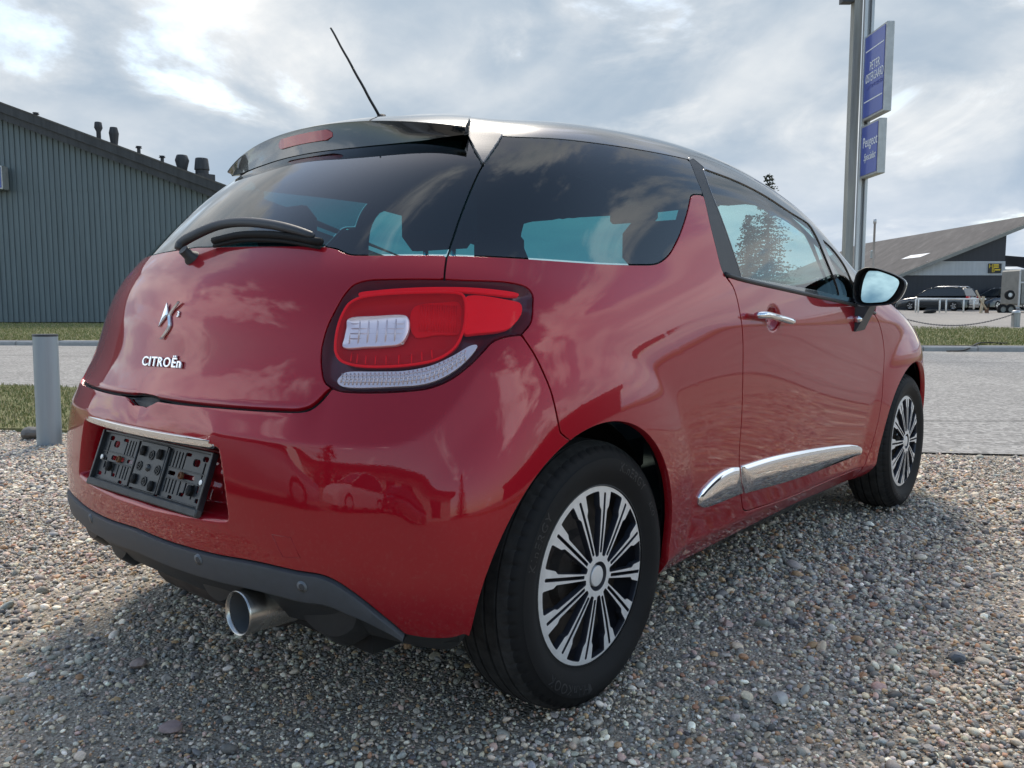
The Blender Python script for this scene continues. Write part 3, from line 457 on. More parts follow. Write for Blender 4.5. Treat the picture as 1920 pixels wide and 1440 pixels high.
panel('roof','roof','black_gloss'); panel('rear_window','rear_window','privacy_glass',off=-.001,fl=False); panel('windscreen','windscreen','window_glass',fl=False)
DOORS=[]
for sg in (-1,1):
    panel('quarter_panel','quarter_panel','ruby_paint',sg,depth=.02); DOORS.append(panel('door','door','ruby_paint',sg)); panel('front_fender','front_fender','ruby_paint',sg,depth=.02)
    panel('quarter_window','quarter_window','privacy_glass',sg,-.001,False)
    panel('door_window','door_window','window_glass',sg,-.004,False); panel('front_quarter_window','front_quarter_window','window_glass',sg,-.004,False)
    panel('pillar_trim','pillar_trim','satin_black',sg,-.001); panel('door_frame','door_frame','black_gloss',sg,0)
p,n,f=both(GAPT,-.009); obj('body_seam',p,f,'gap_black',car,norm=n)
# ------------------------------------------------------------------ points and patches on the skin
def at(u,v,off=0.,sgn=-1):
    iu=min(max(np.interp(u,Ug,np.arange(nu)),0),nu-1.001); iv=min(max(np.interp(v,Vg,np.arange(nv)),0),nv-1.001); a,b=int(iu),int(iv); fa,fb=iu-a,iv-b
    p=(S[b,a]*(1-fa)+S[b,a+1]*fa)*(1-fb)+(S[b+1,a]*(1-fa)+S[b+1,a+1]*fa)*fb; n=(N[b,a]*(1-fa)+N[b,a+1]*fa)*(1-fb)+(N[b+1,a]*(1-fa)+N[b+1,a+1]*fa)*fb
    p=p+n*off
    return p*np.array([1,-sgn,1])*np.array([1,1,1]) if sgn>0 else p
def atn(u,v,sgn=-1):
    iu=min(max(np.interp(u,Ug,np.arange(nu)),0),nu-1.001); iv=min(max(np.interp(v,Vg,np.arange(nv)),0),nv-1.001)
    n=N[int(iv),int(iu)].copy(); 
    if sgn>0: n[1]*=-1
    return n
def patch(poly,res=.012,off=0.,base=None):
    """triangles of the skin inside a uv outline (own fine grid, exact border) -> p,n,f and signed distance"""
    pol=np.asarray(poly,float); lo,hi=pol.min(0)-.03,pol.max(0)+.03
    us=np.arange(lo[0],hi[0]+res,res); vs_=np.arange(lo[1],hi[1]+res*2,res*2)
    g=np.array([[at(u,v) for u in us] for v in vs_]); gnm=np.array([[atn(u,v) for u in us] for v in vs_])
    gu,gv=np.meshgrid(us,vs_); X_=g.reshape(-1,3); q=np.array([at(*c) for c in np.vstack([pol,pol[:1]])])
    fd=np.where(inpoly(gu.ravel(),gv.ravel(),pol),1,-1)*segdist(X_,q,.2)
    a_=np.hstack([X_,gnm.reshape(-1,3),fd[:,None]]); w=len(us); j_,i_=np.meshgrid(np.arange(len(vs_)-1),np.arange(w-1),indexing='ij'); z=(j_*w+i_).ravel()
    t=np.vstack([np.stack([z,z+1,z+w+1],1),np.stack([z,z+w+1,z+w],1)]); gg=np.cross(X_[t[:,1]]-X_[t[:,0]],X_[t[:,2]]-X_[t[:,0]]); k=(gg*a_[t[:,0],3:6]).sum(1)<0; t[k]=t[k][:,[0,2,1]]
    a_,ti,_=cut(a_,t,6,0.); idx,inv=np.unique(ti,return_inverse=True)
    return a_[idx,:3],a_[idx,3:6],inv.reshape(-1,3),a_[idx,6]
def mirr(p,n,f): return p*[1,-1,1],n*[1,-1,1],f[:,[0,2,1]]
def plate_on(name,poly,h,m,parent,sgn=-1,depth=.01,r=.002,res=.012,dome=0.,domew=.02):
    p,n,f,d=patch(poly,res); p=p+n*(h+dome*(1-np.exp(-d/domew)))[:,None]
    if dome:
        pass
    p,n,f=flange(p,n,f,depth,r)
    if sgn>0: p,n,f=mirr(p,n,f)
    return obj(name,p,f,m,parent,norm=None if dome else n,auto=35 if dome else None)
# ------------------------------------------------------------------ hidden and half-hidden structure of the car
p,n,f=both(PAN['lower_valance'],-.014); obj('lower_valance',p,f,'dark_plastic',car,norm=n)
st=4; Sg,Ng=S[::3,::st],N[::3,::st]; wi=[names.index(x) for x in ('tail_light','rear_window','quarter_window','door_window','front_quarter_window','windscreen')]
wf=F[:,wi].max(1).reshape(nv,nu)[::3,::st]; vc=vv[::3,::st]; ac=arch.reshape(nv,nu)[::3,::st]
h,w=Sg.shape[:2]; pin=(Sg-Ng*.035).reshape(-1,3); pin[:,1]=np.minimum(pin[:,1],0)
a_=np.hstack([pin,wf.reshape(-1,1),vc.reshape(-1,1),ac.reshape(-1,1)]); j_,i_=np.meshgrid(np.arange(h-1),np.arange(w-1),indexing='ij'); z=(j_*w+i_).ravel()
a_,_,t_=cut(a_,np.vstack([np.stack([z,z+1,z+w+1],1),np.stack([z,z+w+1,z+w],1)]),3,.002); a_,_,t_=cut(a_,t_,5,-.01); a_,t_,_=cut(a_,t_,4,1.2)
obj('cabin_lining',np.vstack([a_[:,:3],a_[:,:3]*[1,-1,1]]),np.vstack([t_,t_+len(a_)]),'cabin',car)
m=MB(); m.box((-.48,-.60,.215),(2.95,.60,.30)); m.box((.36,-.74,.20),(2.02,.74,.29)); m.build('underbody','gap_black',car)
for cx_,cz_,r_ in ARCH:
    for sg in (-1,1):
        m=MB(); m.lathe([(r_+.004,sg*.775),(r_+.022,sg*.75),(r_+.022,sg*.56),(.05,sg*.56)],28,(cx_,0,cz_),'y',a0=-.12,a1=math.pi+.12); m.build('wheel_arch_liner','gap_black',car,smooth=True)
m=MB(); m.box((-.40,-.60,.45),(.05,.60,.62),bev=.03); m.build('boot_floor','cabin',car)
# seats
def seat(x,y,wd,top,rest=True,name='seat'):
    s=part(name,car); m=MB()
    m.box((x-.02,y-wd/2,.42),(x+.48,y+wd/2,.58),bev=.04); m.build('cushion','seat_cloth',s,auto=40)
    prof=[(x-.02,.50),(x+.10,.50),(x+.06,.75),(x-.02,top-.06),(x-.07,top),(x-.12,top-.02),(x-.12,.75)]
    m=MB(); m.prism(prof,y-wd/2,y+wd/2,'y'); o=m.build('backrest','seat_cloth',s,auto=40); fixn(o)
    if rest:
        for yy in ([y] if wd<.7 else [y-.33,y+.33]):
            m=MB(); m.box((x-.16,yy-.125,top+.035),(x-.07,yy+.125,top+.19),bev=.035); m.build('headrest','seat_cloth',s,auto=40)
            [MB().tube([(x-.11,yy+e,top-.05),(x-.115,yy+e,top+.06)],.007,8).build('headrest_post','chrome',s,smooth=True) for e in (-.05,.05)]
seat(1.12,-.36,.50,1.02); seat(1.12,.36,.50,1.02); seat(.10,0,1.22,1.03,name='rear_bench')
m=MB(); m.box((-.30,-.50,.955),(.02,.50,.975),bev=.005); m.build('parcel_shelf','cabin',car)
m=MB(); prof=[(1.72,.62),(1.66,.82),(1.72,.93),(1.95,.965),(2.15,.95),(2.15,.6)]; m.prism(prof,-.72,.72,'y'); fixn(m.build('dashboard','cabin',car,auto=40))
sw=part('steering_wheel',car); m=MB(); t=np.linspace(0,2*math.pi,33)
m.tube([(1.52+.35*.185*math.sin(a),.37+.185*math.cos(a),.90+.93*.185*math.sin(a)) for a in t],.017,10,cap=False); m.build('rim','satin_black',sw,smooth=True)
m=MB(); m.box((1.50,.30,.86),(1.56,.44,.94),bev=.02); m.tube([(1.53,.21,.90),(1.53,.53,.90)],.016,8); m.tube([(1.55,.37,.88),(1.72,.37,.78)],.03,10); m.build('hub','satin_black',sw,auto=40)
m=MB(); m.box((1.42,-.11,1.26),(1.46,.11,1.32),bev=.012); m.tube([(1.45,0,1.31),(1.50,0,1.36)],.012,8); m.build('interior_mirror','cabin',car,auto=40)
# ------------------------------------------------------------------ tail lights
def outline(n): return crom(CV[n],5,closed=True)
for sg in (-1,1):
    tl=part('tail_light',car); tl['label']='smoked red tail lamp with clear lower strip'
    p,n,f=side(PAN['tail_light'],-1); 
    L=(p,n,f) if sg<0 else mirr(p,n,f); obj('lens',L[0],L[2],'lamp_lens',tl,norm=L[1])
    pol=REG['tail_light']; p,n,f,d=patch(pol,.02); p=p-n*(.004+.026*(1-np.exp(-d/.012)))[:,None]; p,n,f=flange(p,n,f,.0,.0003)
    if sg>0: p,n,f=mirr(p,n,f)
    obj('housing',p,f,'lamp_housing',tl)
    plate_on('bowl',outline('pod'),-.007,'lamp_dark_red',tl,sg,.02,.0015,.014,dome=-.021,domew=.007)
    m=MB(); m.tube([at(u,v,-.0055,sg) for u,v in np.vstack([outline('pod'),outline('pod')[:1]])],.0030,8,cap=False); m.build('rim','lamp_red_bright',tl,smooth=True)
    plate_on('red_reflector',outline('podred'),-.021,'lamp_red',tl,sg,.006,.0015,.014)
    pr_=np.array(CV['podred'])
    for uq in np.linspace(pr_[:,0].min()+.06,pr_[:,0].max()-.05,16): m=MB(); m.tube([at(uq,pr_[:,1].min()+.10,-.0205,sg),at(uq,pr_[:,1].max()-.10,-.0205,sg)],.0012,5); m.build('reflector_rib','lamp_red',tl,smooth=True)
    pb_=np.array(CV['pod'])[1:6]
    for q in np.linspace(.12,.95,9):
        uq=np.interp(q,np.linspace(0,1,len(pb_)),pb_[:,0]); vq=np.interp(q,np.linspace(0,1,len(pb_)),pb_[:,1]); m=MB(); m.tube([at(uq,vq+.05,-.014,sg),at(uq-.02,vq+.22,-.022,sg)],.0014,5); m.build('bowl_rib','lamp_red_bright',tl,smooth=True)
    plate_on('reversing_reflector',outline('podsq'),-.014,'lamp_chrome',tl,sg,.010,.002,.012,dome=-.005,domew=.01)
    plate_on('side_reflector',outline('tlred'),-.008,'lamp_red_bright',tl,sg,.012,.002,.016,dome=-.006,domew=.02)
    plate_on('light_guide',outline('tlline'),-.007,'lamp_red_bright',tl,sg,.008,.001,.010)
    plate_on('clear_strip',outline('tlstrip'),-.0075,'lamp_clear',tl,sg,.010,.001,.012)
    # ribs moulded into the clear strip and the reversing reflector
    m=MB(); sp=crom(CV['tlstrip'],4,closed=True); us=np.linspace(min(q_[0] for q_ in CV['tlstrip'])+.04,max(q_[0] for q_ in CV['tlstrip'])-.12,30)
    top=np.array(CV['tlstrip'][2:9]); bot=np.array([CV['tlstrip'][0]]+CV['tlstrip'][:8:-1])
    for k,uq in enumerate(us):
        vt=np.interp(uq,top[:,0],top[:,1]); vb=np.interp(uq,bot[:,0],bot[:,1])
        if vt-vb<.12: continue
        a,b=at(uq,vb+.02,-.0066,sg),at(uq,vt-.02,-.0066,sg); m.tube([a,b],.0014,5)
    for q in (.28,.52,.76):
        m.tube([at(uq,np.interp(uq,bot[:,0],bot[:,1])*(1-q)+np.interp(uq,top[:,0],top[:,1])*q,-.0066,sg) for uq in us],.0012,5)
    m.build('strip_ribs','lamp_clear',tl,smooth=True)
    m=MB(); q0=np.array(CV['podsq']); ulo,uhi,vlo,vhi=q0[:,0].min()+.05,q0[:,0].max()-.03,q0[:,1].min()+.06,q0[:,1].max()-.06
    for a in np.linspace(ulo,uhi,7): m.tube([at(a,vlo,-.0180,sg),at(a,vhi,-.0180,sg)],.0018,5)
    for b in np.linspace(vlo,vhi,6): m.tube([at(ulo,b,-.0180,sg),at(uhi,b,-.0180,sg)],.0015,5)
    m.build('reflector_ribs','lamp_clear',tl,smooth=True)
# ------------------------------------------------------------------ spoiler, high brake light, aerial
E_=np.array([(0,10.75)]+CV['sp_under']); us=np.linspace(0,3.26,34); rows=[]
for u in us:
    e=at(u,np.interp(u,E_[:,0],E_[:,1]),.001); yl=abs(at(u,11.3)[1])*1.07; x_=-.187+.087*(yl/.52)**2; z_=1.386-.052*(yl/.52)**2.1
    L=np.array([x_,-yl,z_]); r1,r2,r3=at(u,12.95,.0004),at(u,12.45,.004),at(u,12.0,.008); r4=.5*(r3+L)+np.array([0,0,.006]); r5=.15*r3+.85*L+np.array([0,0,.0025])
    lo=e+np.array([-.003,0,-.003]); hgt=L[2]-lo[2]
    lo[0]=min(lo[0],L[0]+.006+.2*max(0,.03-hgt)); lo[1]=.5*lo[1]+.5*L[1]
    rows.append([r1,r2,r3,r4,r5,L+[.0,0,0],L+[.0005,0,-.004],L*.5+lo*.5+[.003,0,0],lo,e*.6+at(u,11.4,-.01)*.4])
rows=np.array(rows); k=rows.shape[1]; full=np.concatenate([rows[:0:-1]*[1,-1,1],rows],0); nn=len(full)
fs=[(i*k+j,i*k+j+1,(i+1)*k+j+1,(i+1)*k+j) for i in range(nn-1) for j in range(k-1)]+[tuple(range(k)),tuple((nn-1)*k+j for j in range(k-1,-1,-1))]
sp=obj('roof_spoiler',full.reshape(-1,3),fs,'black_gloss',car,auto=38); fixn(sp)
for sg in (-1,1): plate_on('spoiler_fin',CV['finp'],.006,'black_gloss',sp,sg,.012,.002,.02)
mat('high_red',(.36,.006,.01),.25,.1,.8); hl=part('high_brake_light',car); m=MB(); hw=.118; ys=np.linspace(-hw,hw,13)
def hlz(y): return 1.386-.052*(abs(y)/.52)**2.1
v=[]
for y in ys:
    x_=-.187+.087*(y/.52)**2; e=max(0,abs(y)-hw+.012)/.012
    for dz,dx in ((-.012-.004*e,.004),(-.014-.008*e,-.004),(-.040+.008*e,-.004),(-.042+.004*e,.004)): v.append((x_+dx+(.004 if e>.9 else 0),y,hlz(y)+dz))
fs=[(i*4+j,i*4+j+1,i*4+5+j,i*4+4+j) for i in range(12) for j in range(3)]+[(0,1,2,3),(51,50,49,48)]
o=fixn(obj('lens',v,fs,'high_red',hl,auto=30))
m=MB(); m.lathe([(.0,.03),(.012,.03),(.018,.012),(.026,.002),(.03,-.01)],16,(.085,0,1.437),'z'); 
pts=[(.078-.168*t+.0008*math.sin(22*t),0,1.46+.206*t) for t in np.linspace(0,1,16)]; ant=part('aerial',car); m.build('foot','satin_black',ant,smooth=True)
m=MB(); m.tube(pts,np.linspace(.0042,.0026,16),8); m.build('rod','satin_black',ant,smooth=True)
# ------------------------------------------------------------------ wiper
wp=part('rear_wiper',car); m=MB(); q=at(.10,7.74,0); nq=atn(.10,7.74)
m.tube([q-nq*.004,q+nq*.004,q+nq*.012,q+nq*.03],[.020,.019,.013,.012],16); m.build('pivot','satin_black',wp,auto=40)
pa=[at(0.02,7.80,.026),at(.03,7.95,.030),at(.16,8.16,.033),at(.42,8.34,.033),at(.75,8.38,.032),at(1.2,8.30,.029),at(1.6,8.16,.024),at(1.86,8.04,.018)]
pa[0]=pa[0]*[1,0,1]+[0,.012,0]; pa[1]=pa[1]*[1,0,1]+[0,.010,0]
m=MB(); pc=crom(pa,5); m.tube(pc,np.interp(np.linspace(0,1,len(pc)),[0,.1,.3,.55,.8,.97,1],[.012,.0155,.014,.0125,.011,.0085,.004]),14,flat=.75); m.build('arm','satin_black',wp,smooth=True)
m=MB(); pb=crom([at(.40,8.10,.014),at(.8,8.19,.015),at(1.4,8.13,.013),at(1.95,7.95,.009)],5); m.tube(pb,.0095,8,flat=.9); m.tube([x-np.array([0,0,.012]) for x in pb],.005,6); m.build('blade','gap_black',wp,smooth=True)
# ------------------------------------------------------------------ badges on the tailgate
def badge(name,vs2,fs,u,v,h,m,parent,tilt=0.):
    c0=at(u,v); nrm=atn(u,v); nrm/=np.linalg.norm(nrm); r=at(u+.15,v)-at(u-.15,v); r/=np.linalg.norm(r); r-=nrm*(r@nrm); r/=np.linalg.norm(r); up=np.cross(nrm,r); up=up if up[2]>0 else -up
    vs2=np.asarray(vs2,float); P3=c0+vs2[:,:1]*r+vs2[:,1:2]*up+(vs2[:,2:3]+h)*nrm
    return fixn(obj(name,P3,fs,m,parent,auto=30))
def ridge_badge(polys,hgt=.006):
    V,Fc=[],[]
    for poly,ridge in polys:
        k=len(V); n_=len(poly); V+=[(x,y,0) for x,y in poly]+[(x,y,hgt*.55) for x,y in poly]; r0=len(V); V+=[(x,y,hgt) for x,y in ridge]
        for i in range(n_): Fc.append((k+i,k+(i+1)%n_,k+n_+(i+1)%n_,k+n_+i))
        for i in range(n_):
            a,b=poly[i],poly[(i+1)%n_]; mid=((a[0]+b[0])/2,(a[1]+b[1])/2); da=[(q[0]-a[0])**2+(q[1]-a[1])**2 for q in ridge]; db=[(q[0]-b[0])**2+(q[1]-b[1])**2 for q in ridge]; ia,ib=int(np.argmin(da)),int(np.argmin(db))
            Fc.append((k+n_+i,k+n_+(i+1)%n_,r0+ib)); 
            if ia!=ib: Fc.append((k+n_+i,r0+ib,r0+ia))
    return V,Fc
def loc(l): return [((x-690)/10.28*.00155,-(y-420)/10.28*.00122+(x-690)/10.28*.00008) for x,y in l]
Dp=loc([(575,75),(665,300),(650,328),(450,545)]); Dr=loc([(590,330)])
V_,F_=ridge_badge([(Dp,Dr)])
CL=[(925,80,9),(835,178,18),(745,272,30),(712,340,34),(732,430,34),(764,540,38),(702,660,27),(642,738,17),(590,797,7)]
cl=crom(np.array([c[:2] for c in CL],float),3); ww=np.interp(np.linspace(0,1,len(cl)),np.linspace(0,1,len(CL)),[c[2] for c in CL]); tg_=np.gradient(cl,axis=0); tg_/=np.linalg.norm(tg_,axis=1)[:,None]; nr_=np.stack([-tg_[:,1],tg_[:,0]],1); k0=len(V_)
for c_,n_,w_ in zip(cl,nr_,ww):
    (x0_,y0_),(xm_,ym_),(x1_,y1_)=loc([c_-n_*w_,c_,c_+n_*w_]); V_+=[(x0_,y0_,0),(x0_,y0_,.0034),(xm_,ym_,.0062),(x1_,y1_,.0034),(x1_,y1_,0)]
for i in range(len(cl)-1):
    for j in range(4): F_.append((k0+i*5+j,k0+i*5+j+1,k0+i*5+6+j,k0+i*5+5+j))
badge('emblem',V_,F_,CV['emb'][0][0],CV['emb'][0][1],.0005,'badge_silver',car)
v,f=text_mesh('3',.018,.001,.0009); badge('model_numeral',v,f,CV['three'][0][0],CV['three'][0][1],.002,'badge_silver',car)
v,f=text_mesh('CITROËn',.031,.0012,.0010,space=1.12); v[:,0]*=.172/np.ptp(v[:,0]); badge('lettering',v,f,CV['cit'][0][0],CV['cit'][0][1],.0025,'badge_silver',car)
# ------------------------------------------------------------------ number plate holder
ph=part('plate_holder',car); PT=.35; pc0=np.array([-.636,0,.545]); pup=np.array([math.sin(PT),0,math.cos(PT)]); pnr=np.array([-math.cos(PT),0,math.sin(PT)]); prt=np.array([0,-1.,0])
def onplate(v): v=np.asarray(v,float); return pc0+v[:,:1]*prt+v[:,1:2]*pup+v[:,2:3]*pnr
W2,H2=.26,.0675
gx,gy=np.meshgrid(np.arange(-.262,.2625,.0022),np.arange(-.069,.0695,.0022)); xx,yy=gx.ravel(),gy.ravel()
def rrect(x,y,cx,cy,hw,hh,r):
    qx,qy=np.abs(x-cx)-hw+r,np.abs(y-cy)-hh+r; return r-np.hypot(np.maximum(qx,0),np.maximum(qy,0))-np.minimum(np.maximum(qx,qy),0)
fd=rrect(xx,yy,0,0,W2,H2,.009); slots=[]
for s in (-1,1):
    for x in (.083,.097,.111,.125,.139): slots.append((s*x,.036,.0033,.019))
    slots+=[(s*.190,.038,.015,.0085),(s*.222,.050,.012,.006),(s*.165,.004,.034,.0058),(s*.100,.004,.016,.005),(s*.236,-.040,.012,.005),(s*.226,.025,.0035,.018),(s*.150,.052,.012,.004)]
    for x in (.086,.100,.114,.128,.148,.205): slots.append((s*x,-.024,.0033,.017))
    slots+=[(s*.172,-.020,.0035,.015),(s*.164,-.036,.010,.0045),(s*.120,-.048,.010,.004),(s*.060,-.052,.009,.0035),(s*.222,-.012,.0045,.014)]
for cx_,cy_,hw,hh in slots: fd=np.minimum(fd,-rrect(xx,yy,cx_,cy_,hw,hh,min(hw,hh)*.95))
a_=np.stack([xx,yy,np.zeros_like(xx),0*xx,0*xx,0*xx+1,fd],1); w=gx.shape[1]; j_,i_=np.meshgrid(np.arange(gx.shape[0]-1),np.arange(w-1),indexing='ij'); z=(j_*w+i_).ravel()
a_,ti,_=cut(a_,np.vstack([np.stack([z,z+1,z+w+1],1),np.stack([z,z+w+1,z+w],1)]),6,0.); idx,inv=np.unique(ti,return_inverse=True)
p,n,f=flange(a_[idx,:3],a_[idx,3:6],inv.reshape(-1,3),.004,.0005); p3=onplate(p); n3=n[:,:1]*prt+n[:,1:2]*pup+n[:,2:3]*pnr
obj('back_plate',p3,f,'plate_plastic',ph,norm=n3)
def pbox(m,x0,x1,y0,y1,z0,z1,bev=.0015): 
    k=len(m.v); m.box((x0,y0,z0),(x1,y1,z1),bev=bev); q=onplate(m.v[k:]); m.v[k:]=[tuple(x) for x in q]
m=MB(); pbox(m,-.262,-.254,-.066,.068,-.004,.011); pbox(m,.254,.262,-.066,.068,-.004,.011); pbox(m,-.254,.254,.0615,.068,-.004,.008); m.build('surround','plate_plastic',ph,auto=40)
m=MB(); pbox(m,-.263,.263,-.073,-.0545,-.004,.013,.003); m.build('lower_lip','dusty_plastic',ph,auto=40)
m=MB(); pbox(m,-.066,.062,-.052,.060,.0003,.004); pbox(m,-.078,-.070,-.052,.058,.0003,.006); pbox(m,.068,.074,-.052,.058,.0003,.006); 
for y in (-.0525,.0165,-.0075): 
    for s in (-1,1): pbox(m,s*.165-.08,s*.165+.08,y-.0012,y+.0012,.0003,.003,.0005)
m.build('centre_block','plate_plastic',ph,auto=40)
for x,y in ((0,.032),(-.042,.002),(.044,.002),(0,-.03)):
    m=MB(); m.lathe([(.0115,.0035),(.0115,.0062),(.0085,.0062),(.0085,.0042),(.005,.0042),(.005,.0066),(.0025,.0066),(.0025,.003)],20,(x,y,0),'z'); m.v=[tuple(q) for q in onplate(m.v)]; fixn(m.build('boss','dark_plastic',ph,auto=40))
m=MB(); m.lathe([(.0095,.0035),(.008,.007),(.004,.009),(0,.0095)],16,(0,.002,0),'z'); m.v=[tuple(q) for q in onplate(m.v)]; fixn(m.build('boss','plate_plastic',ph,smooth=True))
for x,y in ((-.040,.038),(.040,.038),(-.045,-.03),(.040,-.036),(-.185,-.018),(.205,-.022)):
    m=MB(); m.lathe([(.010,.003),(.010,.010),(.006,.013),(0,.013)],6,(x,y,0),'z'); m.v=[tuple((q[0],(q[1]-y)*1.35+y,q[2])) for q in m.v]; m.v=[tuple(q) for q in onplate(m.v)]; fixn(m.build('clip','gap_black',ph))
for x in (-.148,.150):
    m=MB(); m.lathe([(.0085,.002),(.0085,.008),(.006,.0095),(.0045,.0095),(.0045,.006),(0,.006)],12,(x,.004,0),'z'); m.v=[tuple(q) for q in onplate(m.v)]; fixn(m.build('rusty_screw','rust',ph,auto=30))
for x in (-.238,.236):
    m=MB(); m.lathe([(.006,.002),(.006,.006),(.003,.0065),(0,.0065)],12,(x,.000,0),'z'); m.v=[tuple(q) for q in onplate(m.v)]; fixn(m.build('screw','cover_face',ph,auto=30))
# chrome bar above the plate
def bare(u,v,off=0.):
    q=surfpts(P,np.array([abs(u)]),np.array([v]))[0]*[1,-1 if u>0 else 1,1]; nn_=atn(abs(u),4.0).copy(); nn_[1]*=(1 if u>0 else -1); return q+nn_*off
m=MB(); rows=[]
ubar=np.linspace(-1.24,1.24,41)
for u in ubar:
    e=1-max(0,(abs(u)-1.17)/.07)**2*.5; q=bare(u,3.665,.001); rows.append([q+np.array([.02,0,.011*e]),q+np.array([.002,0,.0115*e]),q+np.array([-.004,0,.008*e]),q+np.array([-.005,0,-.004*e]),q+np.array([.001,0,-.0105*e]),q+np.array([.02,0,-.010*e])])
rows=np.array(rows).reshape(-1,3); fs=[(i*6+j,i*6+j+1,(i+1)*6+j+1,(i+1)*6+j) for i in range(40) for j in range(5)]+[tuple(range(6)),tuple(range(245,239,-1))]
fixn(obj('chrome_strip',rows,fs,'chrome',car,auto=50))
# towing eye cover: a hairline square in the bumper
m=MB(); q=[at(*c,.0004) for c in CV['tow']]; q.append(q[0]); m.tube(q,.0006,5); m.build('towing_cover','ruby_paint',car,smooth=True)
# ------------------------------------------------------------------ rear diffuser, sensors, exhaust
DT=crom(CV['dt'],4); DT=np.vstack([[0,DT[0,1]+.01],DT]); us=np.unique(np.r_[np.linspace(0,2.6,40),np.linspace(2.6,3.355,22)]); rows=[]
for u in us:
    vt=np.interp(u,DT[:,0],DT[:,1]); hv=np.interp(u,[0,2.4,2.8,3.36],[.50,.52,.42,.10]); tp=at(u,vt-.012,-.004); t1=at(u,vt-.03,.006); b1=at(u,vt-hv,.011); b2=at(u,vt-hv-.08,.004); b3=at(u,vt-hv-.28,-.02)
    b4=b3+np.array([.16,0,-.01]); b4[1]*=.93
    rows.append([tp,t1,t1*.9+b1*.1+[-.002,0,0],b1*.92+t1*.08+[-.001,0,0],b1,b2,b3,b4])
rows=np.array(rows); k=rows.shape[1]; full=np.concatenate([rows[:0:-1]*[1,-1,1],rows],0); nn=len(full)
fs=[(i*k+j,i*k+j+1,(i+1)*k+j+1,(i+1)*k+j) for i in range(nn-1) for j in range(k-1)]
df=obj('diffuser',full.reshape(-1,3),fs,'grey_plastic',car,auto=32); fixn(df)
for u,v in CV['sens']:
    for sg in (-1,1):
        c0=at(u,v,.0092,sg); nr=atn(u,v,sg); s_=part('parking_sensor',car)
        m=MB(); m.tube([c0-nr*.004,c0+nr*.0006],[.0122,.0118],20,cap=False); m.tube([c0+nr*.0006,c0+nr*.0002],[.0118,.0098],20); m.build('ring','sensor_ring',s_,smooth=True)
        m=MB(); m.tube([c0-nr*.002,c0+nr*.0004,c0+nr*.0007],[.0092,.0090,.006],18); m.build('face','grey_plastic',s_,smooth=True)
def pod(y0,y1,zt,zb,x0):
    """scooped fin hanging under the diffuser"""
    m=MB(); V=[]; sgn=1 if (y0+y1)>0 else -1
    for i,y in enumerate(np.linspace(y0,y1,11)):
        t=i/10; dep=(math.sin(math.pi*min(max(t,.0),1))**.45 if 0<t<1 else 0); zz_=zt-(zt-zb)*dep; xr=x0+.035*(abs(y)/.5)**2
        V+=[(xr+.012,y,zt+.02),(xr+.020,y,zz_*.7+zt*.3),(xr+.055,y,zz_),(xr+.30,y,zz_+.03),(xr+.30,y,zt+.02)]
    f=[(i*5+j,i*5+j+1,i*5+6+j,i*5+5+j) for i in range(10) for j in range(4)]+[(0,1,2,3,4),(54,53,52,51,50)]
    return fixn(obj('diffuser_fin',V,f,'dark_plastic',df,auto=40))
for s in (-1,1):
    pod(s*.17,s*.30,.345,.252,-.640); pod(s*.455,s*.63,.335,.232,-.612)
ex=part('exhaust',car); c0=np.array([-.652,-.382,.298]); d=np.array([.995,0,-.04]); d/=np.linalg.norm(d)
m=MB(); pr=[(.0445,-.002),(.0445,.11),(.041,.118),(.030,.124),(.028,.30)]
m.tube([c0,c0+d*.001,c0+d*.004,c0+d*.13],[.0450,.0462,.0468,.0466],32,cap=False); m.tube([c0,c0+d*.002,c0+d*.01],[.0450,.0418,.0409],32,cap=False); m.build('tailpipe','steel_pipe',ex,smooth=True)
m=MB(); m.tube([c0+d*.008,c0+d*.129,c0+d*.13],[.0409,.0409,.001],28,cap=False); m.build('inside','pipe_inside',ex,smooth=True)
m=MB(); m.tube([c0+d*.128,c0+d*.14,c0+d*.45],[.0466,.03,.028],20); m.build('pipe','steel_pipe',ex,smooth=True)
m=MB(); m.lathe([(0,0),(.09,0),(.11,.03),(.11,.47),(.09,.5),(0,.5)],24,(-.42,-.25,.27),'y'); m.build('silencer','brake_dark',ex,auto=40)
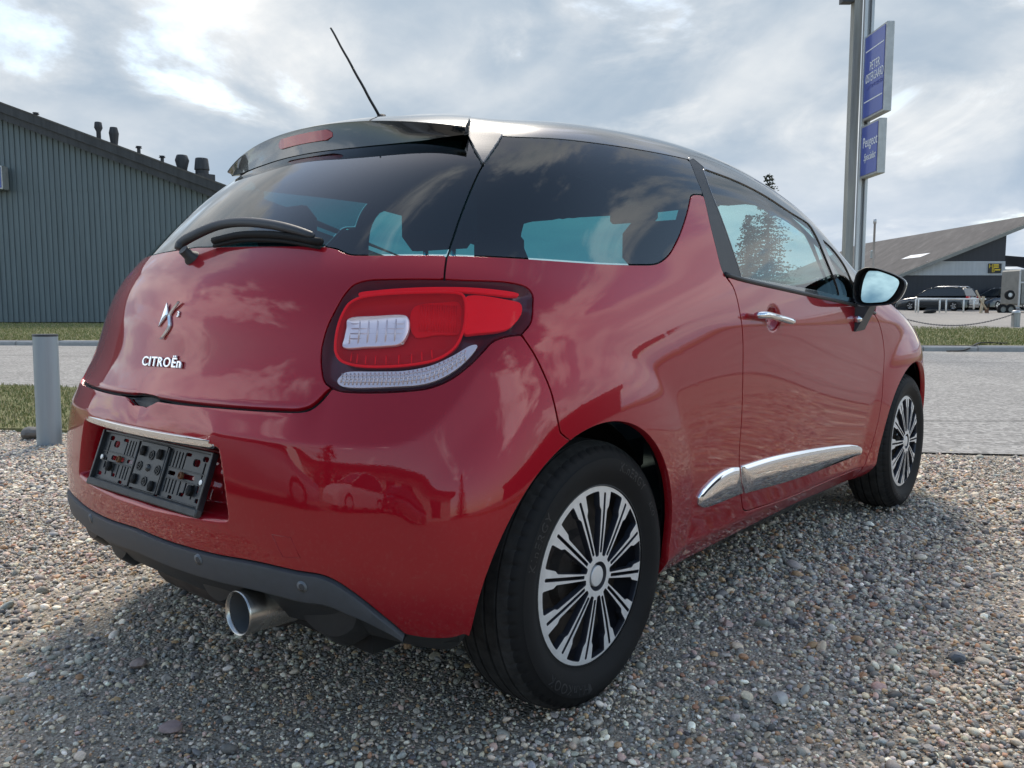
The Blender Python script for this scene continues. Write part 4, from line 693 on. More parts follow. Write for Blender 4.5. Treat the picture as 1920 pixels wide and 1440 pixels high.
# ------------------------------------------------------------------ doors: handle, chrome strips, belt trim; mirrors
for k_,sg in enumerate((-1,1)):
    dr=DOORS[k_]; a,b=CV['hnd']; mid=((a[0]+b[0])/2,(a[1]+b[1])/2)
    m=MB(); q=[at(*a,.010,sg),at(a[0]+.01,a[1],.026,sg),at(a[0]+.05,a[1],.033,sg),at(*mid,.036,sg),at(b[0]-.05,b[1],.033,sg),at(b[0]-.01,b[1],.026,sg),at(*b,.008,sg)]
    qc=crom(q,4); m.tube(qc,np.interp(np.linspace(0,1,len(qc)),[0,.1,.5,.9,1],[.011,.0155,.0155,.014,.010]),12,flat=.7); m.build('door_handle','chrome',dr,smooth=True)
    plate_on('chrome_strip',uvline('ch1','ch1b','ch1c','ch1d'),.006,'chrome',dr,sg,.008,.002,.02,dome=.012,domew=.022)
    plate_on('chrome_strip',uvline('ch2','ch2b','ch2d'),.006,'chrome',car,sg,.008,.002,.016,dome=.012,domew=.022)
    m=MB(); bl=crom(CV['bl'],5); m.tube([at(u,v+.05,.001,sg) for u,v in bl],.0065,8,flat=1.); m.build('belt_trim','satin_black',dr,smooth=True)
    mr=part('door_mirror',car); MC=np.array([1.62,sg*.930,.988]); kx,kz=.80/395./11.075,.97/518./11.075
    def mo(l,x): return [(MC[0]+x-.06*((X_-600)*kx),MC[1]+sg*((X_-620)*kx),MC[2]-(Z_-520)*kz-.0*X_) for X_,Z_ in l]
    OL=crom([(75,650),(95,420),(150,210),(250,125),(350,95),(500,112),(700,180),(900,270),(1050,370),(1100,450),(1095,540),(1050,680),(960,820),(850,890),(600,928),(250,928),(125,850)],3,closed=True)
    IL=crom([(262,800),(258,500),(295,300),(350,185),(450,180),(620,200),(800,300),(900,380),(920,450),(870,620),(785,760),(700,830),(500,858),(320,852)],3,closed=True)
    cc=OL.mean(0); rings=[(.004,.93),(-.001,.965),(.002,.99),(.012,1.),(.028,.98),(.048,.91),(.066,.78),(.078,.56),(.083,.28)]
    V=[]; n_=len(OL)
    V+=mo(IL*1.0,.012)if False else []
    t_=np.linspace(0,1,len(IL),endpoint=False); 
    for x,s in rings: V+=mo(cc+(OL-cc)*s,x)
    V.append(mo([cc],.085)[0]); R_=len(rings); fs=[(r*n_+i,r*n_+(i+1)%n_,(r+1)*n_+(i+1)%n_,(r+1)*n_+i) for r in range(R_-1) for i in range(n_)]+[((R_-1)*n_+i,(R_-1)*n_+(i+1)%n_,R_*n_) for i in range(n_)]
    mi=[0 if r<3 else 1 for r in range(R_-1) for i in range(n_)]+[1]*n_
    o=obj('housing',V,fs,None,mr,mats=['satin_black','chrome'],midx=mi,auto=50); fixn(o)
    V=mo(cc+(OL-cc)*.93,.004)+mo(cc+(OL-cc)*.90,.052); 
    fs=[(i,(i+1)%n_,n_+(i+1)%n_,n_+i) for i in range(n_)]+[tuple(range(n_,2*n_))]; fixn(obj('bezel',V,fs,'dark_plastic',mr,auto=40))
    V=[(x+.21*abs(y-MC[1])*np.sign((y-MC[1])*sg)+.12*(z-MC[2]),y,z) for x,y,z in mo(IL,.026)]; fixn(obj('mirror_glass',V,[tuple(range(len(V)))],'mirror_glass',mr,smooth=False))
    m=MB(); top=[(MC[0]+.01,MC[1]-sg*.115,MC[2]-.070),(MC[0]+.01,MC[1]-sg*.035,MC[2]-.072),(MC[0]+.09,MC[1]-sg*.035,MC[2]-.07),(MC[0]+.09,MC[1]-sg*.13,MC[2]-.07)]
    bot=[(MC[0]+.015,MC[1]-sg*.135,MC[2]-.150),(MC[0]+.015,MC[1]-sg*.085,MC[2]-.165),(MC[0]+.12,MC[1]-sg*.085,MC[2]-.16),(MC[0]+.12,MC[1]-sg*.15,MC[2]-.15)]
    m.add(bot+top,[(0,1,2,3),(7,6,5,4),(0,4,5,1),(1,5,6,2),(2,6,7,3),(3,7,4,0)]); fixn(m.build('bracket','grey_plastic',mr,auto=30))
    m=MB(); m.lathe([(0,-.006),(.010,-.0055),(.014,-.002),(.014,.004)],16,(0,0,0),'x'); m.v=[(MC[0]+.012+x,MC[1]-sg*.078+y*1.25,MC[2]-.118+z*.95) for x,y,z in m.v]; fixn(m.build('badge_button','chrome',mr,smooth=True))
# ------------------------------------------------------------------ wheels
TW=.096
prof=[(.200,.070),(.207,.079),(.214,.0805),(.220,.083),(.238,.0925),(.252,.0955),(.262,.0955),(.2725,.0935),(.274,.0915),(.284,.088),(.293,.0815),(.2995,.074),(.3035,.066)]
groove=[(.052,.047),(.021,.015)]
tr=[]
t_=.064
for hi,lo in groove: tr+=[(hi+.0006,.3085 if hi>.04 else .3105),(hi-.0005,.3025 if hi>.04 else .3035),(lo+.0005,.3025 if hi>.04 else .3035),(lo-.0006,.309 if hi>.04 else .311)]
half=prof+[(r,t) for t,r in [(a,b) for a,b in tr]]
full=[(r,-t) for r,t in half]+[(r,t) for r,t in half[::-1]]        # outer face at negative y
def build_wheel():
    w=part('wheel',car); NT=60; sub=6; n=NT*sub; q=len(full); V=np.zeros((n,q,3))
    for k in range(n):
        a=2*math.pi*k/n; slot=(k%sub)in(0,)
        for i,(r,t) in enumerate(full):
            rr=r
            if slot and abs(t)>.053 and r>.286: rr=r-.0045*min(1,(r-.286)/.010+.3)
            if (k%(sub*2))==3 and .022<abs(t)<.046 and r>.305: rr=r-.003
            V[k,i]=(rr*math.cos(a),t,rr*math.sin(a))
    fs=[(k*q+i,((k+1)%n)*q+i,((k+1)%n)*q+i+1,k*q+i+1) for k in range(n) for i in range(q-1)]
    ri=[full[i][0] for i in range(q)]; mi=[1 if min(ri[i],ri[i+1])>.2930 else 0 for k in range(n) for i in range(q-1)]
    ty=obj('tyre',V.reshape(-1,3),fs,None,w,mats=['rubber','tread_rubber'],midx=mi,auto=40); fixn(ty)
    pr=np.array(prof)
    def on_side(v,R0,th0,h=.0006):
        v=np.asarray(v); r=R0+v[:,1]; th=th0-v[:,0]/R0; y=-np.interp(r,pr[:,0],pr[:,1])-np.where(v[:,2]>=0,h,-.001)
        return np.stack([r*np.cos(th),y,r*np.sin(th)],1)
    for txt,size,R0,th0,sp in (('KInERGY',.030,.2555,rad(57),1.15),('ECO',.019,.2535,rad(27),1.1),('HAnKOOK',.032,.2550,rad(243),1.12),('KInERGY',.030,.2555,rad(150),1.15)):
        v,f=text_mesh(txt,size,.0005,space=sp); fixn(obj('lettering',on_side(v,R0,th0),f,'rubber_letter',w,smooth=False))
    for th in (rad(262),): 
        a=np.array([(0,-.012,.001),(.006,.004,.001),(.0,.016,.001),(-.010,.006,.001),(-.004,-.003,.001)]); fixn(obj('lettering',on_side(a,.2550,th),[(0,1,2,3,4)],'rubber_letter',w,smooth=False))
    # wheel cover: spoked face cut from a dished disc
    rs=np.unique(np.r_[np.linspace(.034,.045,4),np.linspace(.045,.186,40),np.linspace(.186,.2072,10)]); th=np.linspace(0,2*math.pi,577)[:-1]
    rg,tg=np.meshgrid(rs,th); R1,T1=rg.ravel(),tg.ravel(); off=rad(180-11)
    ph=(T1-off+rad(15))%rad(30)-rad(15); s_slot=np.abs(R1*np.sin(ph)); pg=(T1-off)%rad(30)-rad(15); s_gap=np.abs(R1*np.sin(pg))
    arm=.0071+(R1-.06)*.044+.0070*sst(.150,.164,R1)+np.maximum(R1-.165,0)*.12; g=R1*math.sin(rad(15))-arm
    def smin(a,b,k=.004): h=np.clip(.5+.5*(b-a)/k,0,1); return b+(a-b)*h-k*h*(1-h)
    fo=smin(g-s_gap,smin(R1-.047,.1955-R1)); fsl=smin(.0042-s_slot,smin(R1-.054,.192-R1),.003)
    fd=-np.maximum(fo,fsl); hh=.004+.009*(1-(R1/.207)**2)-.006*sst(.192,.207,R1)
    a_=np.stack([R1*np.cos(T1),-hh,R1*np.sin(T1),0*R1,0*R1-1,0*R1,fd],1); m_=len(rs); nt_=len(th); k_,i_=np.meshgrid(np.arange(nt_),np.arange(m_-1),indexing='ij'); z=(k_*m_+i_).ravel(); z2=(((k_+1)%nt_)*m_+i_).ravel()
    t=np.vstack([np.stack([z,z2,z2+1],1),np.stack([z,z2+1,z+1],1)]); gg=np.cross(a_[t[:,1],:3]-a_[t[:,0],:3],a_[t[:,2],:3]-a_[t[:,0],:3]); k=(gg*a_[t[:,0],3:6]).sum(1)<0; t[k]=t[k][:,[0,2,1]]
    a_,ti,_=cut(a_,t,6,0.); idx,inv=np.unique(ti,return_inverse=True); f0=inv.reshape(-1,3); nf=len(f0)
    p,n_,f=flange(a_[idx,:3],a_[idx,3:6],f0,.016,.0009); mi=np.r_[np.zeros(nf,int),np.ones(len(f)-nf,int)]
    co=obj('wheel_cover',p,f,None,w,mats=['cover_face','cover_dark'],midx=mi,norm=n_,loc=(0,-.0785,0)); 
    m=MB(); m.lathe([(.0345,-.0128),(.033,-.008),(.031,0),(.024,.004)],28,(0,-.0785,0),'y'); fixn(m.build('cover_ring','cover_dark',w,smooth=True))
    m=MB(); m.lathe([(.0245,.004),(.0245,-.009),(.023,-.0108),(.018,-.0115),(0,-.012)],28,(0,-.0785,0),'y'); fixn(m.build('cap','cover_face',w,auto=40))
    m=MB(); m.lathe([(.2072,-.002),(.2105,-.001),(.2125,.004),(.209,.012)],64,(0,-.0785,0),'y'); fixn(m.build('rim_edge','dark_plastic',w,smooth=True))
    m=MB(); m.lathe([(.205,-.010),(.200,.02),(.190,.09)],48,(0,-.062,0),'y'); fixn(m.build('rim_barrel','cover_dark',w,smooth=True))
    m=MB(); m.lathe([(.200,.045),(.165,.050),(.150,.042),(.10,.040),(.09,.02),(.05,.012),(0,.012)],32,(0,-.062,0),'y'); fixn(m.build('steel_rim','brake_dark',w,auto=40))
    for k in range(4):
        m=MB(); a=rad(45+90*k); m.lathe([(.009,.03),(.009,0),(.007,-.003),(0,-.003)],6,(.054*math.cos(a),-.062,.054*math.sin(a)),'y')
        fixn(m.build('wheel_bolt','steel_pipe',w))
    return w
def copy_tree(o,parent=None):
    c=o.copy(); col.objects.link(c); c.parent=parent
    for ch in o.children: copy_tree(ch,c)
    return c
w0=build_wheel(); WZ=.305
for k,(x,sg,ang) in enumerate(((0,-1,0),(2.464,-1,rad(-8)),(0,1,rad(30)),(2.464,1,rad(50)))):
    w=w0 if k==0 else copy_tree(w0,car); w.location=(x,sg*.7315,WZ)
    w.rotation_euler=(0,ang,0) if sg<0 else (0,ang,math.pi)
# ================================================================== the place around the car
def smat(name,build):
    m=bpy.data.materials.new(name); m.use_nodes=True; t=m.node_tree; b=t.nodes['Principled BSDF']
    class H:
        pass
    h=H(); h.t=t; h.b=b
    def N_(tp,**k):
        n=t.nodes.new(tp)
        for a,v in k.items():
            if a in n.inputs: n.inputs[a].default_value=v
            else: setattr(n,a,v)
        return n
    h.N=N_; h.L=lambda a,c:t.links.new(a,c)
    h.tc=t.nodes.new('ShaderNodeTexCoord').outputs['Object']
    def nz(sc,det=6,ro=.6,vec=None):
        n=N_('ShaderNodeTexNoise'); n.inputs['Scale'].default_value=sc; n.inputs['Detail'].default_value=det; n.inputs['Roughness'].default_value=ro; h.L(vec or h.tc,n.inputs['Vector']); return n.outputs[0]
    def ramp(f,stops):
        n=N_('ShaderNodeValToRGB'); cr=n.color_ramp
        while len(cr.elements)<len(stops): cr.elements.new(.5)
        for e,(p_,c_) in zip(cr.elements,stops): e.position=p_; e.color=(*c_,1) if len(c_)==3 else c_
        h.L(f,n.inputs[0]); return n.outputs[0]
    def mix(f,a,c,mode='MIX'):
        n=N_('ShaderNodeMix',data_type='RGBA',blend_type=mode)
        for i,x in ((0,f),(6,a),(7,c)):
            if hasattr(x,'node'): h.L(x,n.inputs[i])
            else: n.inputs[i].default_value=x if i==0 else (*x,1)
        return n.outputs[2]
    def bump(f,s,d):
        n=N_('ShaderNodeBump'); n.inputs['Strength'].default_value=s; n.inputs['Distance'].default_value=d; h.L(f,n.inputs['Height']); h.L(n.outputs[0],b.inputs['Normal'])
    h.nz,h.ramp,h.mix,h.bump=nz,ramp,mix,bump
    build(h); MATS[name]=m; return m
def g_ground(h):
    h.b.inputs['Roughness'].default_value=.9
    v=h.N('ShaderNodeTexVoronoi'); v.inputs['Scale'].default_value=120; h.L(h.tc,v.inputs['Vector'])
    c=h.ramp(v.outputs['Color'],[(.0,(.16,.135,.105)),(.35,(.30,.26,.21)),(.6,(.40,.35,.285)),(.8,(.5,.44,.36)),(1,(.6,.55,.47))])
    h.L(h.mix(.55,c,h.ramp(h.nz(2.2),[(.3,(.28,.23,.175)),(.7,(.42,.36,.29))])),h.b.inputs['Base Color']); h.bump(v.outputs['Distance'],.8,.012)
smat('gravel_bed',g_ground)
def g_asph(h):
    h.b.inputs['Roughness'].default_value=.85
    v=h.N('ShaderNodeTexVoronoi'); v.inputs['Scale'].default_value=38; h.L(h.tc,v.inputs['Vector'])
    c=h.ramp(v.outputs['Color'],[(.0,(.11,.104,.095)),(.5,(.26,.245,.225)),(1,(.48,.455,.42))]); c=h.mix(.25,c,(.28,.265,.245))
    c=h.mix(1.,c,h.ramp(h.nz(.6,8,.7),[(.3,(.8,.8,.8)),(.7,(1.12,1.12,1.12))]),'MULTIPLY')
    h.L(c,h.b.inputs['Base Color']); h.bump(v.outputs['Distance'],.5,.006)
smat('worn_asphalt',g_asph)
def g_conc(h):
    h.b.inputs['Roughness'].default_value=.9; c=h.ramp(h.nz(4,12,.8),[(.25,(.22,.215,.21)),(.55,(.33,.325,.315)),(.8,(.42,.41,.40))]); h.L(c,h.b.inputs['Base Color']); h.bump(h.nz(60,4),.3,.004)
smat('old_concrete',g_conc)
def g_soil(h):
    h.b.inputs['Roughness'].default_value=1; c=h.ramp(h.nz(5,8,.7),[(.3,(.11,.12,.05)),(.5,(.17,.17,.07)),(.7,(.25,.22,.11))]); h.L(c,h.b.inputs['Base Color']); h.bump(h.nz(40,5),.6,.03)
smat('turf',g_soil)
def g_lot(h):
    h.b.inputs['Roughness'].default_value=.95; c=h.ramp(h.nz(9,10,.75),[(.3,(.20,.18,.16)),(.5,(.30,.275,.25)),(.7,(.38,.35,.32))]); c=h.mix(1.,c,h.ramp(h.nz(.25,5),[(.35,(.85,.85,.85)),(.7,(1.1,1.08,1.04))]),'MULTIPLY'); h.L(c,h.b.inputs['Base Color'])
smat('lot_gravel',g_lot)
def steel(name,c0,amp=.12,rough=.45,metal=.2,streak=True):
    def g(h):
        h.b.inputs['Roughness'].default_value=rough; h.b.inputs['Metallic'].default_value=metal
        mp=h.N('ShaderNodeMapping'); mp.inputs['Scale'].default_value=(1,1,.06); h.L(h.tc,mp.inputs[0])
        f=h.nz(6,7,.65,mp.outputs[0]); lo=tuple(x*(1-amp*1.5) for x in c0); hi=tuple(x*(1+amp) for x in c0); h.L(h.ramp(f,[(.3,lo),(.7,hi)]),h.b.inputs['Base Color'])
    smat(name,g)
steel('grey_cladding',(.110,.137,.150),.14,.5,.1); steel('galvanised',(.48,.485,.49),.18,.45,.55); steel('bollard_zinc',(.30,.345,.375),.12,.5,.35)
steel('dark_fascia',(.045,.045,.048),.3,.7,0); steel('dark_cladding',(.022,.024,.032),.15,.6,0); steel('white_cladding',(.52,.52,.52),.08,.6,0); steel('pole_wood',(.33,.325,.30),.3,.8,0)
def g_roof(h):
    h.b.inputs['Roughness'].default_value=.95; mp=h.N('ShaderNodeMapping'); mp.inputs['Scale'].default_value=(.12,1.2,1); h.L(h.tc,mp.inputs[0])
    h.L(h.ramp(h.nz(1.2,8,.7,mp.outputs[0]),[(.3,(.065,.058,.055)),(.55,(.10,.09,.085)),(.75,(.15,.14,.13))]),h.b.inputs['Base Color'])
smat('roof_sheet',g_roof)
mat('sign_blue',(.045,.075,.34),.35,coat=.3,noise_scale=3,noise_amp=.06); mat('sign_white',(.75,.76,.78),.5); mat('sign_faint',(.14,.16,.42),.5); mat('sign_frame',(.40,.40,.39),.45,.4,noise_scale=6,noise_amp=.15)
mat('bark',(.07,.055,.04),.9,noise_scale=20,noise_amp=.4); mat('needles',(.030,.042,.022),.8,noise_scale=3,noise_amp=.4); mat('leaves',(.05,.075,.022),.7,noise_scale=4,noise_amp=.4)
mat('rail_white',(.62,.62,.60),.5,noise_scale=5); mat('chain_steel',(.10,.10,.105),.5,.6); mat('trailer_grey',(.20,.197,.18),.55,.1,noise_scale=3,noise_amp=.15); mat('yellow_letter',(.65,.45,.02),.5); mat('black_board',(.012,.012,.013),.5)
mat('far_black',(.010,.011,.013),.25,.2,1.); mat('far_silver',(.42,.43,.45),.3,.6,1.); mat('far_window',(.010,.014,.017),.25,0,.2); mat('far_red',(.5,.01,.02),.3,0,.5); mat('alloy',(.55,.55,.56),.3,.9); mat('timber',(.42,.34,.24),.8,noise_scale=12); mat('rusty_iron',(.14,.07,.04),.9,noise_scale=10,noise_amp=.4); mat('strip_black',(.012,.012,.012),.8); mat('boulder',(.17,.16,.15),.9,noise_scale=7,noise_amp=.35,bump=(9,.8,.05)); mat('plaster',(.55,.54,.5),.9,noise_scale=1)
def zz_(py_,b=57.): return .927+b*math.tan(math.atan((720-py_)/1559.8)-PITCH)
def az(px,b=57.,py_=570.): return (px-960)/1559.8*(b*math.cos(PITCH)-(zz_(py_,b)-.927)*math.sin(PITCH))
# ---- ground sheets (site coordinates a,b -> world)
def sheet(name,poly,z,m,thick=None,curve=None):
    v=[site(a,b,z if curve is None else curve(a,b)) for a,b in poly]; n=len(v)
    if thick: 
        v2=[(x,y,zz-thick) for x,y,zz in v]; return obj(name,v+v2,[tuple(range(n))]+[(i,n+i,n+(i+1)%n,(i+1)%n) for i in range(n)],m,smooth=False)
    return obj(name,v,[tuple(range(n))],m,smooth=False)
kind(sheet('ground',[(-900,-900),(900,-900),(900,900),(-900,900)],-.007,'gravel_bed'),'structure')
def farb(a): return 17.13-.1195*a          # far kerb line
road=kind(sheet('road',[(-300,14.5),(-60,17.5),(-14,12.0),(-5.3,9.2),(-1.2,8.1),(-.2,6.9),(.6,5.9),(1.6,5.25),(2.9,5.08),(6,4.7),(14,3.6),(40,0),(300,-30),(300,farb(300)),(-300,farb(-300))],.004,'worn_asphalt'),'structure')
# cracked strip of old concrete at the drive entrance, and joints
def crack(pts,w,name='crack'):
    V=[];F=[]
    for i,(a,b) in enumerate(pts):
        j=random.uniform(.5,1.3)*w; V+=[site(a,b-j,.0125),site(a,b+j,.0125)]
        if i: F.append((2*i-2,2*i-1,2*i+1,2*i))
    return obj(name,V,F,'gap_black',road,smooth=False)
def wob(a0,b0,a1,b1,n,w): return [(a0+(a1-a0)*t,b0+(b1-b0)*t+random.uniform(-w,w)) for t in np.linspace(0,1,n)]
crack(wob(-.1,6.64,14,6.1,60,.012),.008,'joint'); crack(wob(1.4,6.0,4.2,5.8,24,.05),.003); crack(wob(4.2,5.8,5.6,6.25,14,.05),.003); crack(wob(2.9,5.5,4.0,5.22,16,.04),.005); crack(wob(3.4,5.34,7,4.95,30,.06),.004); crack(wob(4.6,5.75,4.9,5.2,10,.03),.003)
crack(wob(-20,15.9,30,10.6,60,.03),.012,'joint')
# kerb stones along the far side
kb=thing('kerb','weathered grey kerb running along the far edge of the road','kerb')
ks=[]; a=-40.
while a<40:
    l=1.0; b0=farb(a); z=random.uniform(.10,.125); q=[site(a+.008,farb(a)),site(a+l-.008,farb(a+l)),site(a+l-.008,farb(a+l)+.28),site(a+.008,farb(a)+.28)]
    if len(ks)<6:
        m=MB(); V=[(x-q[0][0],y-q[0][1],0-.05) for x,y,_ in q]+[(x-q[0][0],y-q[0][1],z*.72) for x,y,_ in q]+[((x-q[0][0]),(y-q[0][1]),z) for x,y,_ in [site(a+.008,farb(a)+.03),site(a+l-.008,farb(a+l)+.03),site(a+l-.008,farb(a+l)+.28),site(a+.008,farb(a)+.28)]]
        m.add(V,[(0,1,5,4),(1,2,6,5),(2,3,7,6),(3,0,4,7),(4,5,9,8),(5,6,10,9),(6,7,11,10),(7,4,8,11),(8,9,10,11)]); o=m.build('kerb_stone','old_concrete',kb); o.location=(q[0][0],q[0][1],0); ks.append(o)
    else:
        o=ks[random.randrange(6)].copy(); col.objects.link(o); o.parent=kb; o.location=(q[0][0],q[0][1],0)
    a+=l
# verges: grass ground
def vz(a,b): return .115+.0022*max(b-19,0)+(.010*max(b-26,0) if a>3 else .002*max(b-26,0))
def strip(name,a0,a1,b0f,b1f,m,na=40,nb=6,zf=vz):
    V=[];F=[]
    for j in range(nb+1):
        for i in range(na+1):
            a=a0+(a1-a0)*i/na; b=b0f(a)+(b1f(a)-b0f(a))*j/nb; V.append(site(a,b,zf(a,b)))
    for j in range(nb):
        for i in range(na): k=j*(na+1)+i; F.append((k,k+1,k+na+2,k+na+1))
    return kind(obj(name,V,F,m),'structure')
strip('verge',-60,60,lambda a:farb(a)+.27,lambda a:29.5 if a>2 else 36,'turf',80,8)
strip('gravel_lot',2,80,lambda a:26.5+.3*math.sin(a*1.7),lambda a:140,'lot_gravel',60,24,lambda a,b:vz(a,b)+.004)
strip('meadow',-200,2,lambda a:36,lambda a:400,'turf',10,10,lambda a,b:.2); strip('meadow',2,300,lambda a:140,lambda a:500,'turf',6,4,lambda a,b:1.9)
# near grass island by the bollard
isl=[(-40,9.2),(-20,8.0),(-9,6.9),(-5,6.35),(-3.6,6.02),(-2.9,5.86),(-2.2,6.05),(-1.7,6.5),(-1.5,7.2),(-1.7,7.9),(-2.4,8.4),(-5.3,9.15),(-14,11.9),(-40,15)]
kind(sheet('grass_island',isl,.02,'turf',.05),'structure')
# ---- grass blades (uncountable)
def grass(name,pts,hmin,hmax,label,w=.006):
    V=[];F=[];MI=[]
    for (a,b,z) in pts:
        h=random.uniform(hmin,hmax); t=random.uniform(0,6.28); ww=w*random.uniform(.6,1.4); lx,ly=random.uniform(-.5,.5)*h,random.uniform(-.5,.5)*h; x,y,_=site(a,b); c,s=math.cos(t)*ww,math.sin(t)*ww; k=len(V)
        V+=[(x-c,y-s,z-.01),(x+c,y+s,z-.01),(x+c*.6+lx*.45,y+s*.6+ly*.45,z+h*.6),(x-c*.6+lx*.45,y-s*.6+ly*.45,z+h*.6),(x+lx,y+ly,z+h)]; F+=[(k,k+1,k+2,k+3),(k+3,k+2,k+4)]; i=random.choices((0,1,2),(5,3,2.2))[0]; MI+=[i,i]
    o=obj(name,V,F,None,mats=['blade_green','blade_olive','blade_straw'],midx=MI,smooth=False); return kind(o,'stuff',label)
mat('blade_green',(.15,.175,.05),.7); mat('blade_olive',(.26,.235,.085),.75); mat('blade_straw',(.42,.34,.19),.8)
def inp(a,b,poly):
    c=False; n=len(poly)
    for i in range(n):
        (x1,y1),(x2,y2)=poly[i],poly[(i+1)%n]
        if (y1>b)!=(y2>b) and a<(x2-x1)*(b-y1)/(y2-y1)+x1: c=not c
    return c
pts=[]
while len(pts)<26000:
    a=random.uniform(-7.5,-1.5); b=random.uniform(5.8,9.8)
    if inp(a,b,isl): pts.append((a,b,.02))
grass('near_grass',pts,.012,.04,'patchy short grass on the island behind the bollard',.004)
pts=[]
for _ in range(42000):
    a=random.uniform(-22,-4); b=farb(a)+.3+random.random()**1.3*13; pts.append((a,b,vz(a,b)))
for _ in range(40000):
    a=random.uniform(6,20); b=farb(a)+.3+random.random()**1.2*(11.8+.5*math.sin(a*3)); pts.append((a,b,vz(a,b)))
grass('verge_grass',pts,.02,.065,'mown grass verge beyond the far kerb',.009)
# ---- black rubber strip lying over the kerb
m=MB(); m.tube(crom([site(8.35,15.95,.02),site(8.7,16.02,.03),site(9.0,16.2,.12),site(9.2,16.35,.16),site(9.75,16.4,.15)],5),.035,6,flat=.35); tag(m.build('rubber_strip','strip_black',smooth=True),'bent black rubber strip lying across the kerb','debris')
# ---- bollard by the grass island
bl=thing('bollard','pale grey steel tube bollard with flat cap beside the grass','bollard',site(-3.08,5.48,0))
m=MB(); m.lathe([(.075,-.1),(.075,.712)],40,axis='z'); m.build('tube','bollard_zinc',bl,smooth=True)
m=MB(); m.lathe([(.075,.712),(.0765,.713),(.0765,.722),(.074,.727),(0,.728)],40,axis='z'); m.build('cap','satin_black',bl,auto=40); bl.rotation_euler=(0,rad(.6),0)
def rock(name,r,seed,m,flat=.65,sub=3):
    bm=bmesh.new(); bmesh.ops.create_icosphere(bm,subdivisions=sub,radius=1); rr=random.Random(seed); ks_=[(Vector((rr.gauss(0,1),rr.gauss(0,1),rr.gauss(0,1))).normalized(),rr.uniform(.55,.95)) for _ in range(9)]
    for v in bm.verts:
        d=v.co.normalized(); s=1.
        for k,c in ks_:
            q=d.dot(k)
            if q>c: s=min(s,c/q)
        v.co=d*s*r; v.co.z*=flat
    me=bpy.data.meshes.new(name); bm.to_mesh(me); bm.free(); me.materials.append(MATS[m]); me.polygons.foreach_set('use_smooth',np.ones(len(me.polygons),bool)); me.set_sharp_from_angle(angle=rad(28)); o=bpy.data.objects.new(name,me); col.objects.link(o); return o
o=rock('boulder',.17,5,'boulder'); o.location=site(-2.78,5.62,.07); o.scale=(1.2,.8,1); tag(o,'grey boulder on the grass edge right of the bollard','rock')
o=rock('boulder',.10,8,'boulder'); o.location=site(-3.3,5.72,.03); tag(o,'small grey boulder half sunk behind the bollard','rock')
# ================================================================== left hall (grey corrugated)
hb=33.0; hall=thing('industrial_hall','long grey corrugated steel hall with dark sloping roof edge across the road','building')
def hz_(a): return 8.03-.366*(a+19.75)      # underside of the verge
A0,A1=-44.,-9.6; per=.212; n=int((A1-A0)/per)
def ztop(a): return hz_(a) if a>-30 else hz_(-60-a)
zs=.2
def clad(a,b,zlo,zhi): 
    return [site(a,b,zlo),site(a,b,zhi)]
for k,(z0,z1f,bb) in enumerate(((zs,lambda a:5.32,hb),(5.29,lambda a:ztop(a)+.25,hb-.012))):
    V=[];F=[]
    for i in range(n):
        a=A0+i*per; prof=[(a,0),(a+per*.60,0),(a+per*.66,.034),(a+per*.94,.034),(a+per,0)]
        for (x,d) in prof[:-1]: V+=[site(x,bb-(.034-d)*1.0,z0),site(x,bb-(.034-d)*1.0,z1f(x))]
    for i in range(len(V)//2-1): F.append((2*i,2*i+1,2*i+3,2*i+2))
    obj('wall_sheet',V,F,'grey_cladding',hall,smooth=False)
m=MB(); m.add([site(A1-.06,hb-.06,zs-.3),site(A1,hb-.06,zs-.3),site(A1,hb+40,zs-.3),site(A1,hb+40,ztop(A1)+.2),site(A1,hb-.06,ztop(A1)+.2),site(A1-.06,hb-.06,ztop(A1)+.2)],[(1,2,3,4),(0,1,4,5)]); m.build('end_wall','grey_cladding',hall)
def slab(name,a0,a1,zf,b0,b1,th,m,parent):
    V=[site(a0,b0,zf(a0)),site(a1,b0,zf(a1)),site(a1,b1,zf(a1)),site(a0,b1,zf(a0))]; V+=[(x,y,z+th) for x,y,z in V]
    return obj(name,V,[(0,3,2,1),(4,5,6,7),(0,1,5,4),(1,2,6,5),(2,3,7,6),(3,0,4,7)],m,parent,smooth=False)
slab('verge_board',-30,A1+.9,lambda a:hz_(a)-.02,hb-.52,hb-.46,.30,'dark_fascia',hall); slab('barge_board',-30,A1+.9,lambda a:hz_(a)+.26,hb-.60,hb-.53,.36,'dark_fascia',hall)
slab('roof',-30,A1+1.0,lambda a:hz_(a)+.58,hb-.62,hb+40,.06,'roof_sheet',hall); slab('soffit',-30,A1+.9,lambda a:hz_(a)+.03,hb-.5,hb+.3,.03,'dark_fascia',hall)
slab('roof',-58,-30,lambda a:hz_(-60-a)+.58,hb-.62,hb+40,.06,'roof_sheet',hall); slab('barge_board',-58,-30,lambda a:hz_(-60-a)+.26,hb-.60,hb-.53,.36,'dark_fascia',hall)
